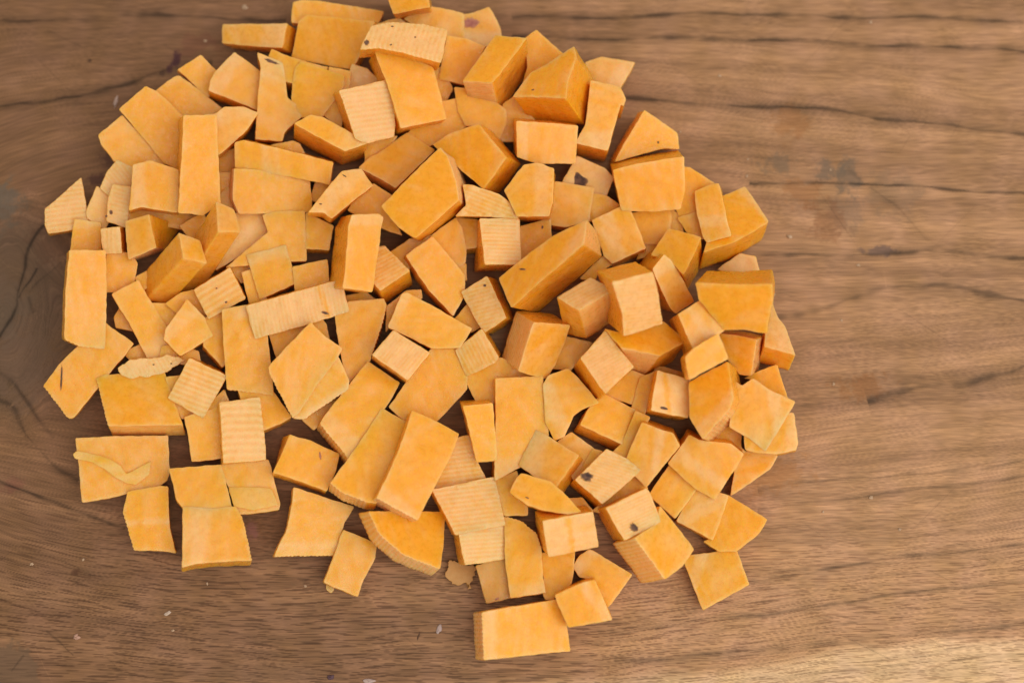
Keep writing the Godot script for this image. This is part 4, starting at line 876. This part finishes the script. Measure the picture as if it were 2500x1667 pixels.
	piece("sweet_potato_cube", "narrow orange chunk left of the slanted slab under the black-specked cube", Vector3(34.0, 3.4, 29.3), Vector3(1.9, -0.4, 4.7), [14, -76, 56, -57, 13, 14, -6, 61, -51, 41, -25, 16], 98, [0, -98, 0])
	piece("sweet_potato_slice", "slanted two-faced slab below the pale cube with a black speck", Vector3(40.5, 3.5, 30.6), Vector3(15.4, 1.0, 7.4), [-27, -85, 35, -61, 58, -55, 78, -19, -17, 101, -49, 66, -73, 21], 132, [-1, -132, 5], {"t": 0.1, "band": [8, 44, 0.15, 12, 0]})
	piece("sweet_potato_cube", "shaded chunk under the large block's pale ribbed rim at the right", Vector3(63.7, 1.1, 29.9), Vector3(4.3, -0.3, 8.8), [-72, -1, -6, -49, 26, -24, 23, 14, 38, 29, -8, 31], 99, [0, -99, 0])
	piece("sweet_potato_slice", "large striped orange slab at the lower right", Vector3(55.9, 4.5, 33.4), Vector3(16.5, 1.6, 5.0), [-56, -76, -28, -60, 58, -50, 95, -20, 76, 15, 13, 110, -42, 77, -117, 5], 104, [0, -104, 0], {"t": 0.15, "band": [-16, 32, -0.97, 18, 0]})
	piece("sweet_potato_slice", "star-shaped slab with a pale right rim at the right edge", Vector3(71.8, 2.5, 20.9), Vector3(4.6, -0.5, 9.9), [-69, -77, -52, -64, -20, -84, 29, -50, 95, -19, 73, 18, 50, 58, 12, 119, -32, 83, -87, 52], 169, [0, -169, -4], {"t": 0.3, "edge": 0.4, "band": [50, 57, -0.16, 18, 0]})
	piece("sweet_potato_cube", "chunk with a pale right edge under the star-shaped slab", Vector3(75.0, 2.7, 29.3), Vector3(2.0, -0.8, 10.3), [-80, 0, -32, -12, 34, -63, 58, -65, 69, 20, 63, 39, 11, 50, -46, 46, -77, 37], 161, [0, -161, -6], {"t": 0.25, "edge": 0.4, "band": [51, -9, 0.00, 15, 0]})
	piece("sweet_potato_wedge", "triangular piece with a pale lower edge at the right edge of the pile", Vector3(68.9, 1.5, 36.0), Vector3(4.3, -0.1, 7.5), [-30, -29, -16, -36, 40, -33, 71, -23, 47, 17, -64, 92, -50, 13], 82, [0, -82, 0], {"t": 0.2, "edge": 0.5})
	piece("sweet_potato_cube", "bright smooth cube below the large striped slab at the lower right", Vector3(46.0, 0.7, 44.2), Vector3(1.3, -0.3, 5.5), [-8, -76, 71, -10, 6, 77, -68, 10], 93, [0, -93, 0])
	piece("sweet_potato_cube", "wet-looking cube with a pale corner right of the bright smooth cube", Vector3(55.3, 0.6, 48.6), Vector3(-0.6, -0.5, 3.7), [-30, -47, 20, -24, 34, -39, 61, -30, 49, 4, 14, 96, -87, 43, -62, -4], 93, [0, -93, 0], {"t": 0.15, "band": [5, 1, 1.11, 18, 0]})
	piece("sweet_potato_slice", "ragged-ended slab at the pile's lower right edge", Vector3(63.4, 1.2, 56.2), Vector3(-1.3, -0.6, 7.8), [-18, -108, 92, -39, 70, -3, 48, 17, 6, 48, -46, 51, -88, 22, -64, 12], 70, [0, -70, 0])
	piece("sweet_potato_slice", "flat square slice lying alone at the lower right", Vector3(58.3, 1.7, 67.7), Vector3(-2.9, -0.5, 8.1), [-100, -52, 55, -73, 88, 26, -44, 98], 38, [0, -38, 0], {"t": 0.15, "band": [-60, -4, 0.31, 16, 0]})
	piece("sweet_potato_cube", "pale-faced cube with an oval black mark at the lower right", Vector3(32.2, 2.7, 49.5), Vector3(1.3, -0.2, -17.5), [-116, -2, 3, -59, 14, -50, 48, 34, -62, 86], 146, [23, -146, -2], {"t": 0.95, "pitch": 0.9, "rib": -23, "marks": [[-34, 50, 11, 14, -40]]})
	piece("sweet_potato_cube", "shaded chunk between the two cubes with black marks", Vector3(31.3, 0.8, 45.6), Vector3(1.9, -0.1, 4.4), [-83, 40, -18, -11, 40, -60, 77, -23, -16, 53], 93, [0, -93, 0])
	piece("sweet_potato_cube", "large block with a ribbed left face under the cube with an oval mark", Vector3(36.5, 4.8, 60.3), Vector3(-7.5, -1.0, -29.8), [-102, -6, -28, -55, -16, -105, 99, 7, 56, 58, -5, 99], 115, [0, -115, 0], {"t": 0.2, "sp": {5: 0.6}, "z": [5]})
	piece("sweet_potato_cube", "ribbed cube with a round black eye on its left corner", Vector3(24.3, 2.2, 40.5), Vector3(-4.2, -0.6, -8.4), [-92, 25, -59, -8, -2, -66, 57, -39, 97, -9, -14, 90, -53, 56], 142, [10, -142, -7], {"t": 0.75, "pitch": 0.95, "rib": 15, "marks": [[-59, 15, 18, 14, 10]]})
	piece("sweet_potato_cube", "twisted chunk with a pointed right tip at the lower centre", Vector3(8.8, 1.5, 45.8), Vector3(-1.4, -0.1, 1.2), [-91, -2, -73, -42, -59, -55, 23, -31, 63, 4, 106, 51, 70, 59, 3, 48, -43, 33], 159, [0, -159, -7], {"marks": [[-43, 13, 6, 2, 20]]})
	piece("sweet_potato_cube", "orange chunk left of the twisted one at the lower centre", Vector3(0.9, 0.2, 44.8), Vector3(2.2, -0.0, 0.1), [-59, -38, 5, -67, 12, -35, 3, -7, 35, 25, 36, 60, -31, 61], 98, [0, -98, 0])
	piece("sweet_potato_cube", "small shaded bit right of the twisted chunk's tip", Vector3(19.8, 0.1, 48.6), Vector3(1.5, -0.1, 2.8), [-35, -25, 3, -29, 36, 10, 14, 25, -18, 19], 93, [0, -93, 0])
	piece("sweet_potato_cube", "cube with a pale front and one orange stripe at the lower centre", Vector3(13.9, 4.0, 52.9), Vector3(22.4, 0.9, -14.0), [-91, -60, 54, -73, 69, 31, -76, 45], 134, [11, -134, 15], {"t": 0.8, "band": [-13, -17, -0.14, 8, 1]})
	piece("sweet_potato_slice", "tongue-shaped slab with a rounded top at the bottom of the pile", Vector3(4.0, 1.1, 62.8), Vector3(-2.5, -0.0, 0.6), [-62, -111, -10, -96, 28, -65, 43, -24, 47, 62, 56, 100, -44, 115, -59, 17], 87, [0, -87, 0], {"z": [0, 1, 2], "band": [-6, 91, 1.57, 18, 0]})
	piece("sweet_potato_slice", "shaded slab below the cube with one orange stripe", Vector3(12.3, 0.2, 68.5), Vector3(-0.5, -0.0, 1.7), [-51, -70, 55, -76, 53, -32, 46, 16, -7, 59, -28, 60, -35, 46, -32, -3], 81, [0, -81, 0])
	piece("sweet_potato_cube", "dull olive-brown chunk left of the tongue-shaped slab", Vector3(-4.9, 0.2, 70.3), Vector3(-0.4, 0.0, -2.5), [-57, -53, 24, -78, 49, 34, 11, 44, -26, 52], 75, [0, -75, 0], {"pink": 0.5, "marks": [[4, 38, 7, 3, -20, 1]]})
	piece("sweet_potato_shaving", "dull beige shaving left of the olive-brown chunk", Vector3(-14.1, 0.3, 68.0), Vector3(-2.5, 0.1, -2.0), [-40, -49, 37, -28, 31, 1, 22, 35, 12, 16, -16, 23, -46, 1], 16, [0, -16, 0], {"t": 0.9, "rag": 1, "pink": 0.75, "dull": 1})
	piece("sweet_potato_cube", "large block with a ribbed left end, lowest of the whole pile", Vector3(2.1, 3.2, 82.2), Vector3(-1.4, 0.0, -16.8), [-137, -43, -17, -63, 77, -78, 102, -38, 117, 62, -5, 73, -131, 85], 97, [0, -97, 0], {"t": 0.12, "sp": {6: 0.6}, "z": [6], "band": [-112, 11, 0.00, 20, 0]})
	piece("sweet_potato_cube", "cube with a pale right band leaning on the lowest block", Vector3(19.0, 1.5, 74.0), Vector3(7.8, 0.4, 2.7), [-68, -29, 11, -64, 43, -71, 90, 39, -31, 59, -46, 25], 137, [0, -137, 7], {"band": [43, -16, -0.62, 16, 0]})
	piece("sweet_potato_slice", "flat piece with a pale left side right of the lowest pieces", Vector3(23.3, 0.3, 67.8), Vector3(-0.3, -0.1, 2.5), [-61, -25, -41, -57, -12, -75, 107, -3, 38, 87, 16, 57, -6, 11, -42, 4], 70, [0, -70, 0], {"band": [-38, -31, 0.78, 18, 0]})
	piece("sweet_potato_cube", "small orange chunk between the bar with a slit and the long crosswise bar", Vector3(-66.2, 1.2, -58.3), Vector3(15.9, 0.3, -8.7), [-60, -8, 6, -20, 26, -13, 44, 21, -15, 21], 98, [0, -98, 0])
	piece("sweet_potato_cube", "shaded chunk low in the gap right of the long diagonal block", Vector3(25.4, 0.8, -20.8), Vector3(11.3, -0.1, 3.4), [-54, 24, 17, -45, 48, -22, 0, 10, -10, 33], 112, [0, -112, 0])
	piece("sweet_potato_cube", "shaded chunk between the slanting-ribbed cube and the coarse-ribbed one", Vector3(-85.2, 0.6, 19.2), Vector3(5.5, 0.4, -11.6), [-49, 15, 16, -45, 34, -6, -1, 36], 89, [0, -89, 0])
	piece("sweet_potato_shaving", "thin pale flap lying on the right-hand slab of two joined at lower left", Vector3(-73.7, 1.7, 45.7), Vector3(-3.5, 1.3, -10.2), [-73, -21, 19, -21, 48, -16, 67, 31, -4, 45, -56, 35], 74, [0, -74, -9], {"t": 0.4, "edge": 0.05})

func bits() -> void:
	crumb("pale crumb on the board above the flat bar lying apart", "pale crumbs on the upper left of the board", -81.7, -103.4, 0.90, 0.66, 10, Color(0.5, 0.39, 0.29))
	crumb("slim lilac-white sliver beside the three side-by-side slabs", "pale crumbs on the upper left of the board", -119.5, -73.2, 0.54, 1.50, -12, Color(0.5, 0.4, 0.38))
	crumb("tiny pale speck left of the flat bar lying apart", "pale crumbs on the upper left of the board", -93.2, -92.7, 0.48, 0.42, 0, Color(0.5, 0.39, 0.29))
	crumb("tiny pale speck on the bare board right of the heap", "pale specks on the bare board at the right", 62.8, -81.6, 0.48, 0.38, 0, Color(0.5, 0.39, 0.29))
	crumb("tiny pale speck on the bare board right of the heap", "pale specks on the bare board at the right", 70.6, -55.3, 0.36, 0.29, 37, Color(0.5, 0.39, 0.29))
	crumb("tiny pale speck on the bare board right of the heap", "pale specks on the bare board at the right", 70.2, -50.1, 0.42, 0.34, 74, Color(0.5, 0.39, 0.29))
	crumb("tiny pale speck on the bare board right of the heap", "pale specks on the bare board at the right", 95.3, -52.0, 0.36, 0.29, 111, Color(0.5, 0.39, 0.29))
	crumb("tiny pale speck on the bare board right of the heap", "pale specks on the bare board at the right", 109.3, -98.8, 0.48, 0.38, 148, Color(0.5, 0.39, 0.29))
	crumb("tiny pale speck on the bare board right of the heap", "pale specks on the bare board at the right", 102.4, -22.9, 0.54, 0.43, 185, Color(0.5, 0.39, 0.29))
	crumb("tiny pale speck on the bare board right of the heap", "pale specks on the bare board at the right", 77.2, -14.0, 0.48, 0.38, 222, Color(0.5, 0.39, 0.29))
	crumb("tiny pale speck on the bare board right of the heap", "pale specks on the bare board at the right", 93.7, 12.5, 0.48, 0.38, 259, Color(0.5, 0.39, 0.29))
	crumb("tiny pale speck on the bare board right of the heap", "pale specks on the bare board at the right", 96.7, -6.3, 0.42, 0.34, 296, Color(0.5, 0.39, 0.29))
	crumb("tiny pale speck on the bare board right of the heap", "pale specks on the bare board at the right", 103.1, 45.4, 0.60, 0.48, 333, Color(0.5, 0.39, 0.29))
	crumb("tiny pale speck on the bare board right of the heap", "pale specks on the bare board at the right", 89.1, 49.6, 0.42, 0.34, 370, Color(0.5, 0.39, 0.29))
	crumb("tiny pale speck on the bare board right of the heap", "pale specks on the bare board at the right", 111.0, 54.6, 0.48, 0.38, 407, Color(0.5, 0.39, 0.29))
	crumb("tiny pale speck on the bare board right of the heap", "pale specks on the bare board at the right", 36.8, -67.6, 0.36, 0.29, 444, Color(0.5, 0.39, 0.29))
	crumb("tiny pale speck on the bare board right of the heap", "pale specks on the bare board at the right", 50.5, -63.9, 0.36, 0.29, 481, Color(0.5, 0.39, 0.29))
	crumb("largest pale crumb on the bare board at the right, beside the edge cube", "pale specks on the bare board at the right", 82.3, -31.5, 0.84, 0.54, -15, Color(0.5, 0.39, 0.29))
	crumb("white curved sliver on the board at the lower left", "pale crumbs on the lower board", -97.6, 78.1, 1.08, 0.48, 30, Color(0.55, 0.48, 0.42))
	crumb("pinkish crumb near the lower left corner of the board", "pale crumbs on the lower board", -123.0, 84.8, 0.90, 0.72, 20, Color(0.5, 0.33, 0.27))
	crumb("lilac flake on the board left of the lowest block", "pale crumbs on the lower board", -20.7, 82.7, 0.66, 1.20, -25, Color(0.5, 0.43, 0.45))
	crumb("dark purple crumb at the bottom edge of the photo", "pale crumbs on the lower board", -51.0, 95.8, 0.96, 0.66, 15, Color(0.1, 0.06, 0.09))
	crumb("pale lilac flake at the bottom edge of the photo", "pale crumbs on the lower board", -40.3, 96.8, 1.56, 0.60, 0, Color(0.48, 0.4, 0.4))
	crumb("thin brown fibre on the board left of the lilac flake", "pale crumbs on the lower board", -26.4, 84.5, 0.24, 1.08, -20, Color(0.12, 0.07, 0.04))
	crumb("tiny pale speck on the board below the heap", "pale crumbs on the lower board", -136.9, 64.4, 0.54, 0.38, 0, Color(0.5, 0.39, 0.29))
	crumb("tiny pale speck on the board below the heap", "pale crumbs on the lower board", -122.3, 63.1, 0.42, 0.29, 50, Color(0.5, 0.39, 0.29))
	crumb("tiny pale speck on the board below the heap", "pale crumbs on the lower board", -86.7, 69.9, 0.42, 0.29, 100, Color(0.5, 0.39, 0.29))
	crumb("tiny pale speck on the board below the heap", "pale crumbs on the lower board", -58.7, 70.5, 0.42, 0.29, 150, Color(0.5, 0.39, 0.29))
	crumb("tiny pale speck on the board below the heap", "pale crumbs on the lower board", -96.0, 82.9, 0.42, 0.29, 200, Color(0.5, 0.39, 0.29))
	crumb("tiny pale speck on the board below the heap", "pale crumbs on the lower board", -58.8, 70.5, 0.36, 0.25, 250, Color(0.5, 0.39, 0.29))
